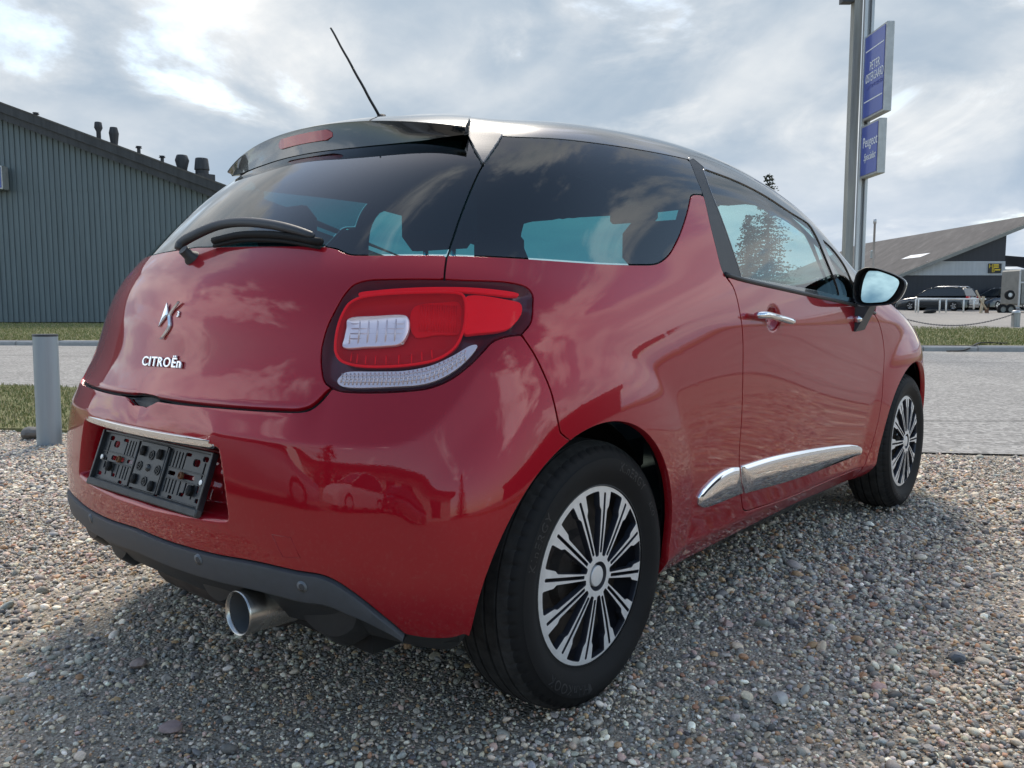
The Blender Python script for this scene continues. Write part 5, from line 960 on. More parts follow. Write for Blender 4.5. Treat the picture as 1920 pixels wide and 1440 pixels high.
def vent(px,top,kindv,label,b=36.0):
    zt=zz_(top,b); a=az(px,b,top); zr=hz_(a)+.64
    t=thing('roof_vent',label,'vent',site(a,b,zr-.3),0,None); H=zt-zr+.3
    m=MB()
    if kindv==0: m.lathe([(.09,0),(.09,H-.40),(.165,H-.24),(.14,H-.02),(.12,H)],20,axis='z')
    elif kindv==1: m.lathe([(.10,0),(.19,H-.30),(.20,H-.25),(.15,H-.03),(.14,H)],20,axis='z')
    elif kindv==2: m.lathe([(.07,0),(.07,H-.08),(.14,H-.08),(.06,H),(0,H)],16,axis='z')
    elif kindv==3: m.lathe([(.20,0),(.20,.35),(.29,H-.22),(.22,H-.02),(.20,H)],22,axis='z')
    else: m.lathe([(.27,0),(.27,H-.5),(.31,H-.48),(.26,H-.03),(.24,H)],22,axis='z')
    m.lathe([(.0,H-.01),(.13,H-.01)],16,axis='z'); m.build('cowl','dark_fascia',t,auto=40)
    m=MB(); m.box((-.38,-.38,-.1),(.38,.38,.42 if kindv>3 else .12)); m.build('base','dark_fascia',t)
vent(184,229,0,'slim dark roof vent with flared top, leftmost on the hall roof'); vent(213,239,1,'dark roof vent with tapered neck, second from left on the hall roof'); vent(260,274,2,'tiny capped roof vent in the middle of the hall roof, higher one'); vent(304,292,2,'tiny capped roof vent in the middle of the hall roof, lower one'); vent(341,291,3,'squat dark roof vent left of the widest vent'); vent(378,297,4,'widest dark roof vent on a box base near the hall eaves'); vent(67,211,2,'small dark hump on the hall roof near the left edge')
sg_=thing('wall_sign','blue light box sign on the grey hall, cut by the left edge','sign',site(-19.70,hb-.34,0)); m=MB()
V0=(zz_(358,hb),zz_(315,hb))
M_=Matrix.Rotation(SITE_ROT,4,'Z')
m.box((-.9,-.22,V0[0]),(.20,.18,V0[1]),M=M_); m.build('case','sign_frame',sg_); m=MB(); m.box((-.86,-.235,V0[0]+.05),(.15,-.221,V0[1]-.05),M=M_); m.build('face','sign_blue',sg_)
# ================================================================== sign pylon right
py=thing('sign_pylon','tall grey post carrying two blue sign boxes beside the road','sign'); MZ=lambda a,b:Matrix.Translation(Vector(site(a,b,0)))@M_
m=MB(); m.box((-.085,-.10,0),(.085,.10,9.5),M=MZ(7.26,18.2)); m.build('post','pole_wood',py)
m=MB(); m.box((-.035,-.05,0),(.035,.05,9.5),M=MZ(7.375,18.0),bev=.01); m.build('mast','galvanised',py)
m=MB(); m.box((-.03,-.05,0),(.03,.05,9.5),M=MZ(7.51,18.0),bev=.008); m.box((-.07,-.01,0),(.07,.01,9.5),M=MZ(7.44,18.05)); m.build('mast','galvanised',py)
m=MB(); m.box((-.26,-.1,7.22),(-.02,.1,7.40),M=MZ(7.18,18.2)); m.build('floodlight','satin_black',py)
def signbox(name,a0,b_far,b_near,z0,z1,th,texts,lines):
    s=part(name,py); m=MB(); m.box((a0+.012-.0,b_near,z0),(a0+th,b_far,z1),bev=.012); m.v=[site(x,y,z) for x,y,z in m.v]; m.build('case','sign_frame',s)
    m=MB(); m.box((a0,b_near+.05,z0+.05),(a0+.0115,b_far-.05,z1-.05)); m.v=[site(x,y,z) for x,y,z in m.v]; m.build('face','sign_blue',s)
    cb=(b_far+b_near)/2-.05
    for txt,size,z,mt,wd,sh in texts:
        v,f=text_mesh(txt,size,.002,shear=sh); v[:,0]*=wd*.92/np.ptp(v[:,0]); V=[site(a0-.004-q[2],cb-q[0],z+q[1]) for q in v]; fixn(obj('lettering',V,f,mt,s,smooth=False))
    for z in lines:
        m=MB(); m.box((a0-.004,b_near+.07,z-.012),(a0-.001,b_far-.10,z+.012)); m.v=[site(x,y,z_) for x,y,z_ in m.v]; m.build('line','sign_white',s)
signbox('sign_box',7.37,18.0,16.98,4.74,6.47,.17,[('PETER',.25,5.77,'sign_white',.50,0),('ØSTERGAARD',.25,5.55,'sign_white',.90,0),('AUTOMOBILER',.11,5.37,'sign_faint',.86,0)],[6.12,5.10])
signbox('sign_box',7.36,17.98,17.12,3.55,4.64,.17,[('Peugeot',.30,4.25,'sign_white',.74,0),('Specialist',.21,3.95,'sign_white',.62,.35)],[])
# ================================================================== far right hall
rb=57.0; bd=thing('workshop_building','dark workshop with white band and long brown roof, far right','building')
aL,aR=az(1672),az(1880); zb=.38
def verge(a): return zz_(512)+(a-az(1690))*((zz_(418)-zz_(512))/(az(1920)-az(1690)))
aP=az(1965)
V=[site(aL,rb,zb),site(aR,rb,zb),site(aR,rb,zz_(517)),site(aL,rb,zz_(517))]; obj('wall',V,[(0,1,2,3)],'dark_cladding',bd,smooth=False)
z0,z1=zz_(516.5),zz_(490); nb=12
for i in range(nb):
    a=z0+(z1-z0)*i/nb; b=z0+(z1-z0)*(i+1)/nb; l0=az(1690)+(i)/nb*az(1735)-(i)/nb*az(1690); l1=az(1690)+(i+1)/nb*(az(1735)-az(1690))
    m=MB(); m.add([site(l0,rb-.06,a+.012),site(aR,rb-.06,a+.012),site(aR,rb-.03,b),site(l1,rb-.03,b),site(l0,rb,a),site(aR,rb,a)],[(0,1,2,3),(4,5,1,0)]); m.build('white_board','white_cladding',bd)
V=[site(az(1735),rb,z1),site(aR,rb,z1),site(aR,rb,verge(aR)),site(az(1735),rb,verge(az(1735)))]; obj('gable',V,[(0,1,2,3)],'dark_cladding',bd,smooth=False)
m=MB(); m.add([site(aR,rb,zb),site(aR,rb+30,zb),site(aR,rb+30,verge(aR)),site(aR,rb,verge(aR))],[(0,1,2,3)]); m.add([site(aL,rb,zb),site(aL,rb+30,zb),site(aL,rb+30,verge(aL)),site(aL,rb,verge(aL))],[(0,1,2,3)]); m.build('end_wall','dark_cladding',bd)
slab('roof',az(1672),aP,verge,rb-.5,rb+32,.12,'roof_sheet',bd); slab('barge_board',az(1672),aP,lambda a:verge(a)-.16,rb-.6,rb-.5,.26,'trailer_grey',bd)
m=MB(); m.add([site(a_,b_,verge(a_)+.135) for a_,b_ in ((az(1768),60.5),(az(1788),60.5),(az(1788),63.5),(az(1768),63.5))],[(0,1,2,3)]); m.build('skylight','sign_white',bd)
m=MB(); m.lathe([(.14,0),(.14,.5),(.2,.55),(0,.7)],12,(0,0,0)); o=m.build('roof_vent','plaster',bd,smooth=True); o.location=site(az(1650,70),72,verge(az(1650,70))+.1)
sb=part('sign_board',bd); m=MB(); m.add([site(az(1848),rb-.12,zz_(512)),site(az(1872),rb-.12,zz_(512)),site(az(1872),rb-.12,zz_(494)),site(az(1848),rb-.12,zz_(494)),site(az(1848),rb-.06,zz_(512)),site(az(1872),rb-.06,zz_(512)),site(az(1872),rb-.06,zz_(494)),site(az(1848),rb-.06,zz_(494))],[(0,1,2,3),(4,5,1,0),(2,6,7,3),(5,6,2,1),(0,3,7,4)]); m.build('board','black_board',sb)
for txt,size,x,y in (('H',.40,1852,499.5),('B',.40,1856.5,507),('uset',.20,1861,499),('iler',.20,1864,508)):
    if txt in('uset','iler'): 
        for k in range(2 if txt=='uset' else 1):
            m=MB(); m.box((-.16,-.01,-.05),(.20,.0,.05),M=Matrix.Translation(Vector(site(az(x),rb-.13,zz_(y+k*4-2))))@M_); m.build('lettering','yellow_letter',sb)
    else:
        v,f=text_mesh(txt,size,.01); obj('lettering',[site(az(x)+q[0],rb-.13-q[2],zz_(y)+q[1]) for q in v],f,'yellow_letter',sb,smooth=False)
# lower wing at the right edge
wg=thing('side_wing','dark shed with white lower wall behind the horse trailer','building')
V=[site(aR,rb+6,zb),site(aR+14,rb+6,zb),site(aR+14,rb+6,zz_(505,rb+6)),site(aR,rb+6,zz_(505,rb+6))]; obj('lower_wall',V,[(0,1,2,3)],'white_cladding',wg,smooth=False)
w6=rb+6; V=[site(aR,w6-.02,zz_(500,w6)),site(aR+14,w6-.02,zz_(500,w6)),site(aR+14,w6-.02,zz_(560,w6)),site(aR,w6-.02,zz_(472,w6))]; obj('upper_wall',V,[(0,1,2,3)],'dark_cladding',wg,smooth=False)
slab('roof',aR-.2,aR+14,lambda a:zz_(470,w6)-(a-aR)*.48,w6-.4,w6+20,.22,'white_cladding',wg)
# slim pole beside the mirror
m=MB(); m.lathe([(.06,0),(.05,4.4),(.075,4.4),(.075,4.6),(0,4.62)],12,axis='z'); o=m.build('lamp_post','galvanised',smooth=True); o.location=site(az(1634,40),40,.3); tag(o,'slim pale pole rising above the wing mirror','pole')
# ================================================================== things in the far yard
def simple_car(name,label,loc,rot,L,Wd,prof,glass,paintm,wheels,group=None,lamps=True,cat='car'):
    """car built from a side profile: body loft, glass panels, wheels with tyre and rim, lamps"""
    t=thing(name,label,cat,loc,rot,group); prof=np.array(prof,float)
    xs=np.linspace(prof[:,0].min(),prof[:,0].max(),41); ztp=np.interp(xs,prof[:,0],prof[:,1]); zbt=np.full(41,.20); V=[];F=[];q=13
    for x,zt in zip(xs,ztp):
        e=min((x-xs[0])/.45,(xs[-1]-x)/.55,1); wsc=Wd/2*(.80+.20*math.sqrt(max(1-(1-e)**2,0))); zt=zt-.10*(1-e)**2*0
        zt_b=min(zt,.92)
        for k in range(q):
            s=k/(q-1); ang=math.pi*s; cs=math.cos(ang); y=wsc*np.sign(cs)*abs(cs)**.28; z=zbt[0]+(zt_b-.20)*abs(math.sin(ang))**.45; V.append((x,y,z))
    for i in range(40):
        for k in range(q-1): F.append((i*q+k,i*q+k+1,(i+1)*q+k+1,(i+1)*q+k))
    F+=[tuple(range(q)),tuple(40*q+k for k in range(q-1,-1,-1))]; fixn(obj('body',V,F,paintm,t,auto=50))
    gp=np.array(glass,float); n_=len(gp); V=[];F=[]
    zmin,zmax=gp[:,1].min(),gp[:,1].max()
    for s in (-1,1):
        for x,z in gp: V.append((x,s*(Wd/2*.93-.20*(z-zmin)/(zmax-zmin)),z))
    F=[tuple(range(n_-1,-1,-1)),tuple(range(n_,2*n_))]
    mi=[0,0]
    for i in range(n_):
        j=(i+1)%n_; F.append((i,j,n_+j,n_+i)); dz=abs(gp[i][1]-gp[j][1]); dx=abs(gp[i][0]-gp[j][0]); mi.append(1 if (gp[i][1]+gp[j][1])/2>zmax-.06 else 0)
    fixn(obj('cabin',V,F,None,t,mats=['far_window',paintm],midx=mi,smooth=False))
    zr=zmax
    m=MB(); 
    for s in (-1,1):
        for (x0,z0),(x1,z1) in zip(gp[:-1],gp[1:]): m.tube([(x0,s*(Wd/2*.935-.20*(z0-zmin)/(zmax-zmin)),z0),(x1,s*(Wd/2*.935-.20*(z1-zmin)/(zmax-zmin)),z1)],.028,6)
    m.build('window_frame',paintm,t,smooth=True)
    for wx in wheels:
        for s in (-1,1):
            wl=part('wheel',t,(wx,s*(Wd/2-.10),.31)); m=MB(); m.lathe([(.19,-.10),(.26,-.105),(.305,-.08),(.31,0),(.305,.08),(.26,.105),(.19,.10)],24,axis='y'); fixn(m.build('tyre','rubber',wl,smooth=True))
            m=MB(); m.lathe([(.19,s*.09),(.15,s*.06),(.05,s*.085),(0,s*.085)],20,axis='y'); fixn(m.build('rim','alloy',wl,auto=40))
            m=MB()
            for k in range(5): a_=k*1.2566; m.box((.04,-.012 if s>0 else .0,-.02),(.185,.012,.02),M=Matrix.Translation((0,s*.088,0))@Matrix.Rotation(a_,4,'Y'))
            m.build('spokes','alloy',wl)
    if lamps:
        for s in (-1,1):
            m=MB(); m.box((xs[0]-.02,s*(Wd/2-.16)-.14,.72),(xs[0]+.14,s*(Wd/2-.16)+.145,.90),bev=.02); m.build('tail_light','far_red',t,auto=40)
        m=MB(); m.box((xs[0]-.03,-.26,.58),(xs[0]+.05,.26,.69),bev=.01); m.build('number_plate','sign_white',t)
        m=MB(); m.box((xs[0]-.05,-Wd/2+.1,.30),(xs[0]+.2,Wd/2-.1,.50),bev=.04); m.build('bumper',paintm,t,auto=40)
    return t
EST_P=[(-2.3,.80),(-2.2,.95),(-1.0,.95),(.4,.95),(.9,.93),(1.8,.80),(2.25,.62),(2.35,.45)]; EST_G=[(-2.12,.93),(-1.88,1.40),(-1.2,1.45),(-.1,1.44),(.25,1.38),(.98,.93)]
lotz=vz(30,54)
est=simple_car('estate_car','black estate car with roof rails parked before the dark workshop','',0,4.6,1.76,EST_P,EST_G,'far_black',(-1.45,1.30)) if False else None
est=simple_car('estate_car','black estate car with roof rails parked before the dark workshop',site(az(1756,54),54,vz(26,54)+.005),SITE_ROT+rad(90+38),4.6,1.76,EST_P,EST_G,'far_black',(-1.45,1.30))
for s in (-1,1):
    m=MB(); m.tube([(-1.75,s*.60,1.46),(-1.6,s*.60,1.52),(-.3,s*.60,1.52),(-.1,s*.60,1.47)],.025,6); m.build('roof_rail','alloy',est,smooth=True)
HAT_P=[(-1.95,.80),(-1.85,.95),(-1.0,.96),(.5,.95),(.85,.93),(1.6,.80),(1.95,.62),(2.02,.45)]; HAT_G=[(-1.75,.94),(-1.42,1.36),(-.9,1.47),(-.1,1.46),(.22,1.38),(1.05,.94)]
simple_car('dark_car','dark grey car nose showing left of the horse trailer',site(az(1876,56),56,vz(33,56)+.005),SITE_ROT+rad(200),4.0,1.7,HAT_P,HAT_G,'far_black',(-1.2,1.25))
# white tube railing
rl=thing('railing','white tubular railing in front of the black estate car','railing'); b=47.; zr=vz(24,47)
def rp(px,py,bb=b): return site(az(px,bb),bb,zz_(py,bb))
def rail(pts,name='rail'): m=MB(); m.tube(pts,.045,8); m.build(name,'rail_white',rl,smooth=True)
rail([rp(1717,586),rp(1717,562),rp(1719,560),rp(1840,561),rp(1848,561)]); rail([rp(1722,586,46.5),rp(1722,562,46.5),rp(1724,561,46.5),rp(1758,561,46.5)])
for px in (1762,1774,1807,1826): rail([rp(px,586 if px<1826 else 580),rp(px,561)],'post')
m=MB(); m.box((-.06,-.06,-.2),(.06,.06,.85),M=Matrix.Translation(Vector(rp(1840,584)))@M_@Matrix.Rotation(rad(6),4,'Y')); tag(m.build('gate_post','timber'),'stubby pale timber post at the end of the white railing','post')
sh=thing('shovel','long-handled rusty shovel leaning by the pale timber post','shovel'); m=MB(); m.tube([rp(1829,545,46),rp(1838,562,46),rp(1850,580,46)],.05,8); m.build('handle','timber',sh,smooth=True)
m=MB(); q=[rp(1846,577,46),rp(1854,577,46),rp(1855,587,46),rp(1847,587,46)]; q2=[rp(1846,577,46.08),rp(1854,577,46.08),rp(1855,587,46.08),rp(1847,587,46.08)]; m.add(q+q2,[(0,1,2,3),(7,6,5,4),(0,4,5,1),(1,5,6,2),(2,6,7,3),(3,7,4,0)]); m.build('blade','rusty_iron',sh)
m=MB(); m.lathe([(.22,-.09),(.31,-.08),(.33,0),(.31,.08),(.22,.09)],24,axis='y'); o=m.build('spare_tyre','rubber',smooth=True); o.location=rp(1744,585,46.5); o.rotation_euler=(rad(80),0,0); tag(o,'loose tyre lying on the ground behind the white railing','tyre')
# horse trailer
tr_=thing('horse_trailer','grey twin-axle horse trailer with spare wheel at right edge','trailer'); tb=48.
def tp(px,py,bb=tb): return site(az(px,bb),bb,zz_(py,bb))
def tbox(name,px0,py0,px1,py1,b0,b1,m_): m=MB(); V=[tp(px0,py1,b0),tp(px1,py1,b0),tp(px1,py0,b0),tp(px0,py0,b0)]; k=az(px0,b0); 
def bx3(name,x0,x1,zlo,zhi,b0,b1,m_,bev=.03): m=MB(); m.box((x0,b0,zlo),(x1,b1,zhi),bev=bev); m.v=[site(x,y,z) for x,y,z in m.v]; return m.build(name,m_,tr_,auto=30)
x0=az(1874,tb+1.9); x1=x0+3.6; bx3('body',x0,x1,zz_(572,tb),zz_(505,tb),tb,tb+1.9,'trailer_grey',.08); bx3('waist_rail',x0-.02,x1,zz_(531,tb),zz_(528,tb),tb-.03,tb,'galvanised',.01); bx3('upper_panel',x0+.05,x1,zz_(527,tb),zz_(508,tb),tb-.02,tb,'trailer_grey',.01); bx3('door_seam',az(1913,tb),az(1913.6,tb),zz_(570,tb),zz_(533,tb),tb-.012,tb,'gap_black',0)
bx3('corner_trim',x0-.05,x0+.03,zz_(574,tb),zz_(507,tb),tb-.04,tb+.05,'galvanised',.01)
for px in (1880,1894.5):
    wl=part('wheel',tr_,tp(px,580,tb-.1)); wl.rotation_euler=(0,0,SITE_ROT); m=MB(); m.lathe([(.16,-.10),(.24,-.10),(.29,-.07),(.30,0),(.29,.07),(.16,.09)],24,axis='y'); fixn(m.build('tyre','rubber',wl,smooth=True)); m=MB(); m.lathe([(.165,-.07),(.11,-.05),(.04,-.08),(0,-.08)],16,axis='y'); fixn(m.build('rim','trailer_grey',wl,smooth=True))
wl=part('spare_wheel',tr_,tp(1892,553,tb-.12)); wl.rotation_euler=(0,0,SITE_ROT); m=MB(); m.lathe([(.13,-.09),(.24,-.09),(.28,-.05),(.28,.05),(.24,.08)],24,axis='y'); fixn(m.build('tyre','rubber',wl,smooth=True)); m=MB(); m.lathe([(.13,-.06),(.05,-.07),(0,-.07)],16,axis='y'); fixn(m.build('rim','galvanised',wl,smooth=True))
m=MB(); V=[]
for i in range(13):
    t=i/12; px=1868+t*37; py=576-9*math.sin(math.pi*min(max(t,.02),.98))**.5; V+=[tp(px,py,tb-.25),tp(px,py,tb+.05)]
m.add(V,[(2*i,2*i+1,2*i+3,2*i+2) for i in range(12)]); m.build('mudguard','galvanised',tr_,smooth=True)
# chain and its posts on the far verge
cb=27.7
cp=[]
for px,lab in ((1906,'square grey post with rounded top holding the slack chain'),(1668,'square grey post holding the slack chain, hidden behind the red car')):
    t=thing('chain_post',lab,'post',site(az(px,cb),cb,0),SITE_ROT,'chain posts on the far verge'); m=MB(); m.box((-.10,-.10,0),(.10,.10,.62),bev=.01); m.build('shaft','pole_wood',t); m=MB(); m.lathe([(.13,0),(.13,.04),(.10,.08),(0,.09)],16,(0,0,.62)); m.build('cap','galvanised',t,smooth=True)
ch=thing('chain','slack dark chain hanging in front of the gravel yard','chain'); pA=np.array(site(az(1668,cb),cb,.60)); pB=np.array(site(az(1904,cb),cb,.60)); nl=88
lm=None
for i in range(nl):
    t=(i+.5)/nl; p=pA+(pB-pA)*t; p=p+np.array([0,0,-.40*4*t*(1-t)*1.0]); dz=-.40*4*(1-2*t)/np.linalg.norm(pB-pA)
    if lm is None:
        m=MB(); tt=np.linspace(0,2*math.pi,13); m.tube([(.036*math.cos(a_),.018*math.sin(a_),0) for a_ in tt],.008,5,cap=False); o=m.build('link','chain_steel',ch,smooth=True); lm=o
    else: o=lm.copy(); col.objects.link(o); o.parent=ch
    o.location=p; o.rotation_euler=(rad(90)*(i%2),math.atan(-dz),SITE_ROT)
# ---- conifers
def conifer(label,a,b,z,H,Rr,seed,group=None,dense=1.):
    t=thing('conifer',label,'tree',site(a,b,z),0,group); rr=random.Random(seed); m=MB(); m.tube([(0,0,-.1),(.03,.02,H*.4),(0,0,H*.98)],[H*.018,H*.012,.02],8); m.build('trunk','bark',t,smooth=True)
    V=[];F=[]; nlev=int(34*dense)
    for k in range(nlev):
        f_=k/nlev; zc=H*(.06+.93*f_); R=Rr*(1-f_)**.85*(1+.18*rr.uniform(-1,1))+.12; nb=int(10+10*(1-f_))
        for j in range(nb):
            an=rr.uniform(0,6.283); Rl=R*rr.uniform(.55,1.1); dr=.18+.25*(1-f_); 
            for q in range(int(5+Rl*5)):
                s=(q+rr.random())/(5+Rl*5); r=Rl*s; zz2=zc-dr*r*.55+.25*r*s*.4+rr.uniform(-.08,.08); x,y=r*math.cos(an)+rr.uniform(-.1,.1),r*math.sin(an)+rr.uniform(-.1,.1); l=rr.uniform(.12,.30)*(1.1-.4*f_); k0=len(V)
                a2=an+rr.uniform(-1.2,1.2); dx,dy=math.cos(a2)*l,math.sin(a2)*l; wx,wy=-math.sin(a2)*l*.35,math.cos(a2)*l*.35; tz=rr.uniform(-.16,.08)
                V+=[(x,y,zz2),(x+dx*.6+wx,y+dy*.6+wy,zz2+tz*.5+.04),(x+dx,y+dy,zz2+tz),(x+dx*.6-wx,y+dy*.6-wy,zz2+tz*.5-.06)]; F+=[(k0,k0+1,k0+2,k0+3)]
    obj('crown',V,F,'needles',t,smooth=False); return t
conifer('tall dark conifer whose tip shows above the red car roof',az(1436,62),62,.4,10.2,2.6,3)
conifer('broad conifer seen through the red car side window',az(1400,66),66,.4,7.6,2.4,4)
# ================================================================== behind and beside the camera (seen only as reflections in the paint and glass)
simple_car('silver_hatchback','silver hatchback parked behind the photographer, mirrored in the red tailgate',(-5.3,2.5,0),math.atan2(.86,.5)+math.pi,3.95,1.72,HAT_P,HAT_G,'far_silver',(-1.2,1.25))
simple_car('white_hatchback','white hatchback parked behind the photographer beside the silver one',(-7.6,-1.5,0),math.atan2(.86,.5),4.0,1.72,HAT_P,HAT_G,'sign_white',(-1.2,1.25))
simple_car('black_hatchback','black hatchback parked far behind the photographer',(-8.6,-5.0,0),math.atan2(.86,.5)+.1,4.0,1.72,HAT_P,HAT_G,'far_black',(-1.2,1.25))
bh=thing('sales_hall','low pale sales hall behind the photographer','building'); m=MB(); m.box((-26,-24,-.1),(4,-16,3.4)); m.v=[site(*q) for q in m.v]; m.build('wall','plaster',bh); m=MB(); m.box((-27,-24.5,3.4),(5,-15.3,3.8)); m.v=[site(*q) for q in m.v]; m.build('roof','dark_fascia',bh)
for k in range(9):
    m=MB(); m.box((-24+k*3,-16.04,.5),(-22.2+k*3,-15.96,2.6)); m.v=[site(*q) for q in m.v]; m.build('window','far_window',bh)
bh=thing('brick_shed','long dark shed far to the right of the photographer','building'); m=MB(); m.box((34,-22,-.1),(44,14,3.2)); m.v=[site(*q) for q in m.v]; m.build('wall','dark_cladding',bh); m=MB(); m.box((33.4,-22.5,3.2),(44.5,14.5,3.9)); m.v=[site(*q) for q in m.v]; m.build('roof','roof_sheet',bh)
kind(sheet('side_verge',[(8,-20),(11,-20),(12,3.2),(8.2,3.4),(7.4,1)],.02,'turf'),'structure')
conifer('conifer behind the photographer on the left',-16,-12,0,9,2.4,11,dense=.7); conifer('conifer behind the photographer on the right',9,-22,0,8,2.6,12,dense=.7)
# ================================================================== gravel: one uncountable mass of pebbles, each a real stone
pebcol=bpy.data.collections.new('pebble_shapes'); shapes=[]
pm=bpy.data.materials.new('pebble'); pm.use_nodes=True; t=pm.node_tree; b=t.nodes['Principled BSDF']; at_=t.nodes.new('ShaderNodeAttribute'); at_.attribute_type='INSTANCER'; at_.attribute_name='pcol'
tcn=t.nodes.new('ShaderNodeTexCoord'); n=t.nodes.new('ShaderNodeTexNoise'); n.inputs['Scale'].default_value=2.2; n.inputs['Detail'].default_value=7; n.inputs['Roughness'].default_value=.7; t.links.new(tcn.outputs['Object'],n.inputs['Vector'])
r=t.nodes.new('ShaderNodeMapRange'); r.inputs[1].default_value=.3; r.inputs[2].default_value=.7; r.inputs[3].default_value=.72; r.inputs[4].default_value=1.25; t.links.new(n.outputs[0],r.inputs[0])
x=t.nodes.new('ShaderNodeMix'); x.data_type='RGBA'; x.blend_type='MULTIPLY'; x.inputs[0].default_value=1; t.links.new(at_.outputs['Color'],x.inputs[6]); t.links.new(r.outputs[0],x.inputs[7]); t.links.new(x.outputs[2],b.inputs['Base Color']); b.inputs['Roughness'].default_value=.62
MATS['pebble']=pm
for k in range(12):
    rr=random.Random(50+k); bm=bmesh.new(); bmesh.ops.create_icosphere(bm,subdivisions=2,radius=1)
    ks_=[(Vector((rr.gauss(0,1),rr.gauss(0,1),rr.gauss(0,1))).normalized(),rr.uniform(.62,.95)) for _ in range(8 if k%3 else 14)]
    for v in bm.verts:
        d=v.co.normalized(); s=1.
        for q,c in ks_:
            z=d.dot(q)
            if z>c: s=min(s,(c/z)**(.8 if k%3 else 1.))
        v.co=d*s
    me=bpy.data.meshes.new('pebble'); bm.to_mesh(me); bm.free(); me.materials.append(pm); me.polygons.foreach_set('use_smooth',np.ones(len(me.polygons),bool))
    if k%3==0: me.set_sharp_from_angle(angle=rad(35))
    o=bpy.data.objects.new('pebble_shape',me); pebcol.objects.link(o)
def scatter(n,a0,a1f,b0,b1,dens_fall=True):
    b=np.sqrt(rng.uniform(b0*b0,b1*b1,n)); a=rng.uniform(-1,1,n)*(.69*b+1.15); return a,b
NP=245000
a,b=scatter(NP,0,0,1.25,6.2)
keep=(b<5.10-.12*np.maximum(a-1.5,0)+.06*rng.normal(size=NP)+np.where(rng.random(NP)<.18,rng.exponential(.22,NP),0))|((a<1.0)&(b<np.interp(a,[-9,-5,-3.6,-2.9,-2.0,-1.4,0,1],[6.85,6.35,6.0,5.85,6.0,6.2,6.0,5.5])+.05*rng.normal(size=NP)))
a,b=a[keep],b[keep]; n_=len(a)
g0=len(a); NG=150000; gb=np.sqrt(rng.uniform(1.25**2,3.4**2,NG)); ga=rng.uniform(-1,1,NG)*(.69*gb+.9); a=np.r_[a,ga]; b=np.r_[b,gb]; grit=np.r_[np.zeros(g0,bool),np.ones(NG,bool)]; n_=len(a)
wx=CAM[0]+a*SA[0]+b*SB[0]; wy=CAM[1]+a*SA[1]+b*SB[1]
inside=(wx>.6)&(wx<2.9)&(np.abs(wy)<.45); wx,wy,a,b,grit=wx[~inside],wy[~inside],a[~inside],b[~inside],grit[~inside]; n_=len(a)
sz=.0049*np.exp(rng.normal(0,.34,n_)); big=rng.random(n_)<.012; sz[big]*=rng.uniform(1.5,2.6,big.sum()); sz=np.clip(sz,.0026,.019)*(1+.05*b)
sz[grit]*=.55
# bare, finer patches
pn=np.sin(wx*2.3+1.1*np.sin(wy*1.7))*np.sin(wy*2.9+1.3*np.sin(wx*1.3)); sz*=1-.30*np.clip(pn*1.6-.4,0,1)+.25*np.clip(-pn*1.6-.5,0,1)
zp=rng.uniform(-.004,.004,n_)-np.where(grit,.003,0)+.004*np.sin(wx*3.1)*np.sin(wy*2.7)-.006+sz*.25
for tx in (0.,2.464):
    dx_=np.maximum(np.abs(wx-tx)-.07,0); dy_=np.maximum(np.abs(wy+.73)-.085,0); dd_=np.hypot(dx_,dy_); zp=zp+.020*np.exp(-((dd_-.03)/.045)**2)*(dd_>.002)   # stones pushed up round the tyres
pal=np.array([(.30,.285,.265),(.20,.195,.19),(.115,.115,.12),(.055,.055,.06),(.42,.37,.30),(.52,.49,.44),(.66,.63,.57),(.34,.23,.14),(.30,.17,.11),(.36,.27,.245),(.24,.255,.265)]); pw=np.array([24,18,11,4.5,16,9,2.5,5,2.4,7,4.]); pw/=pw.sum()
pc=pal[rng.choice(len(pal),n_,p=pw)]*rng.uniform(1.25,1.85,(n_,1))*rng.uniform(.95,1.05,(n_,3))*np.array([1.08,1.,.88])
me=bpy.data.meshes.new('gravel'); me.vertices.add(n_); me.vertices.foreach_set('co',np.stack([wx,wy,zp],1).astype(np.float32).ravel())
def attr(nm,tp,data,key):
    A_=me.attributes.new(nm,tp,'POINT'); A_.data.foreach_set(key,np.ascontiguousarray(data).ravel())
asp=np.stack([sz*rng.uniform(.9,1.5,n_),sz*rng.uniform(.75,1.1,n_),sz*rng.uniform(.5,.85,n_)],1).astype(np.float32)
attr('scl','FLOAT_VECTOR',asp,'vector'); attr('rot','FLOAT_VECTOR',np.stack([rng.normal(0,.35,n_),rng.normal(0,.35,n_),rng.uniform(0,6.283,n_)],1).astype(np.float32),'vector')
attr('idx','INT',rng.integers(0,12,n_).astype(np.int32),'value'); attr('pcol','FLOAT_COLOR',np.hstack([pc,np.ones((n_,1))]).astype(np.float32),'color')
me.update(); go=bpy.data.objects.new('gravel',me); col.objects.link(go); kind(go,'stuff','mixed rounded gravel covering the yard under the red car')
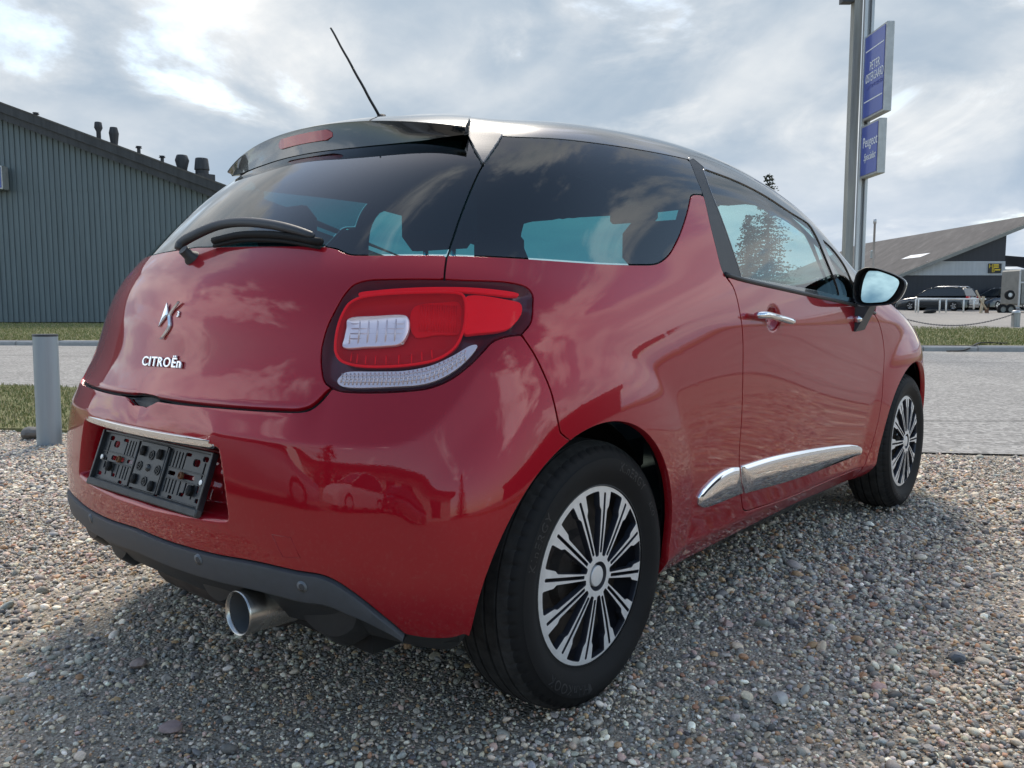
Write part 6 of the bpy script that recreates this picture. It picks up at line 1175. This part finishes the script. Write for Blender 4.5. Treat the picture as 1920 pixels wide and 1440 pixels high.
ng=bpy.data.node_groups.new('pebbles','GeometryNodeTree'); ng.interface.new_socket('Geometry',in_out='INPUT',socket_type='NodeSocketGeometry'); ng.interface.new_socket('Geometry',in_out='OUTPUT',socket_type='NodeSocketGeometry')
gi,gout=ng.nodes.new('NodeGroupInput'),ng.nodes.new('NodeGroupOutput'); iop=ng.nodes.new('GeometryNodeInstanceOnPoints'); ci=ng.nodes.new('GeometryNodeCollectionInfo'); ci.inputs[0].default_value=pebcol; ci.inputs[1].default_value=True; ci.inputs[2].default_value=True
m2p=ng.nodes.new('GeometryNodeMeshToPoints'); ng.links.new(gi.outputs[0],m2p.inputs[0]); ng.links.new(m2p.outputs[0],iop.inputs['Points']); ng.links.new(ci.outputs[0],iop.inputs['Instance']); iop.inputs['Pick Instance'].default_value=True
for nm,tp,sock in (('idx','INT','Instance Index'),('rot','FLOAT_VECTOR','Rotation'),('scl','FLOAT_VECTOR','Scale')):
    q=ng.nodes.new('GeometryNodeInputNamedAttribute'); q.data_type=tp; q.inputs[0].default_value=nm
    out=[o_ for o_ in q.outputs if o_.enabled and o_.name=='Attribute'][0]; ng.links.new(out,iop.inputs[sock])
ng.links.new(iop.outputs[0],gout.inputs[0]); md=go.modifiers.new('pebbles','NODES'); md.node_group=ng
# a few larger stones that stand out
for k,(aa,bb,r_,colr,lab) in enumerate(((-.965,2.065,.024,(.36,.27,.235),'pinkish stone in the gravel near the left foreground'),(-.745,1.735,.026,(.33,.24,.225),'flat pink stone at the bottom left of the picture'),(.63,1.87,.026,(.55,.52,.47),'pale chunky stone in the right foreground gravel'),(1.165,2.10,.022,(.13,.14,.155),'dark slate stone towards the right edge of the gravel'),(.205,1.98,.02,(.5,.47,.42),'cream stone in the gravel right of the rear wheel'))):
    mat('stone_%s'%'abcde'[k],colr,.7,noise_scale=40,noise_amp=.25); o=rock('stone',r_,30+k,'stone_%s'%'abcde'[k],.6,2); o.location=site(aa,bb,.006); o.rotation_euler=(0,0,k*1.3); tag(o,lab,'stone')
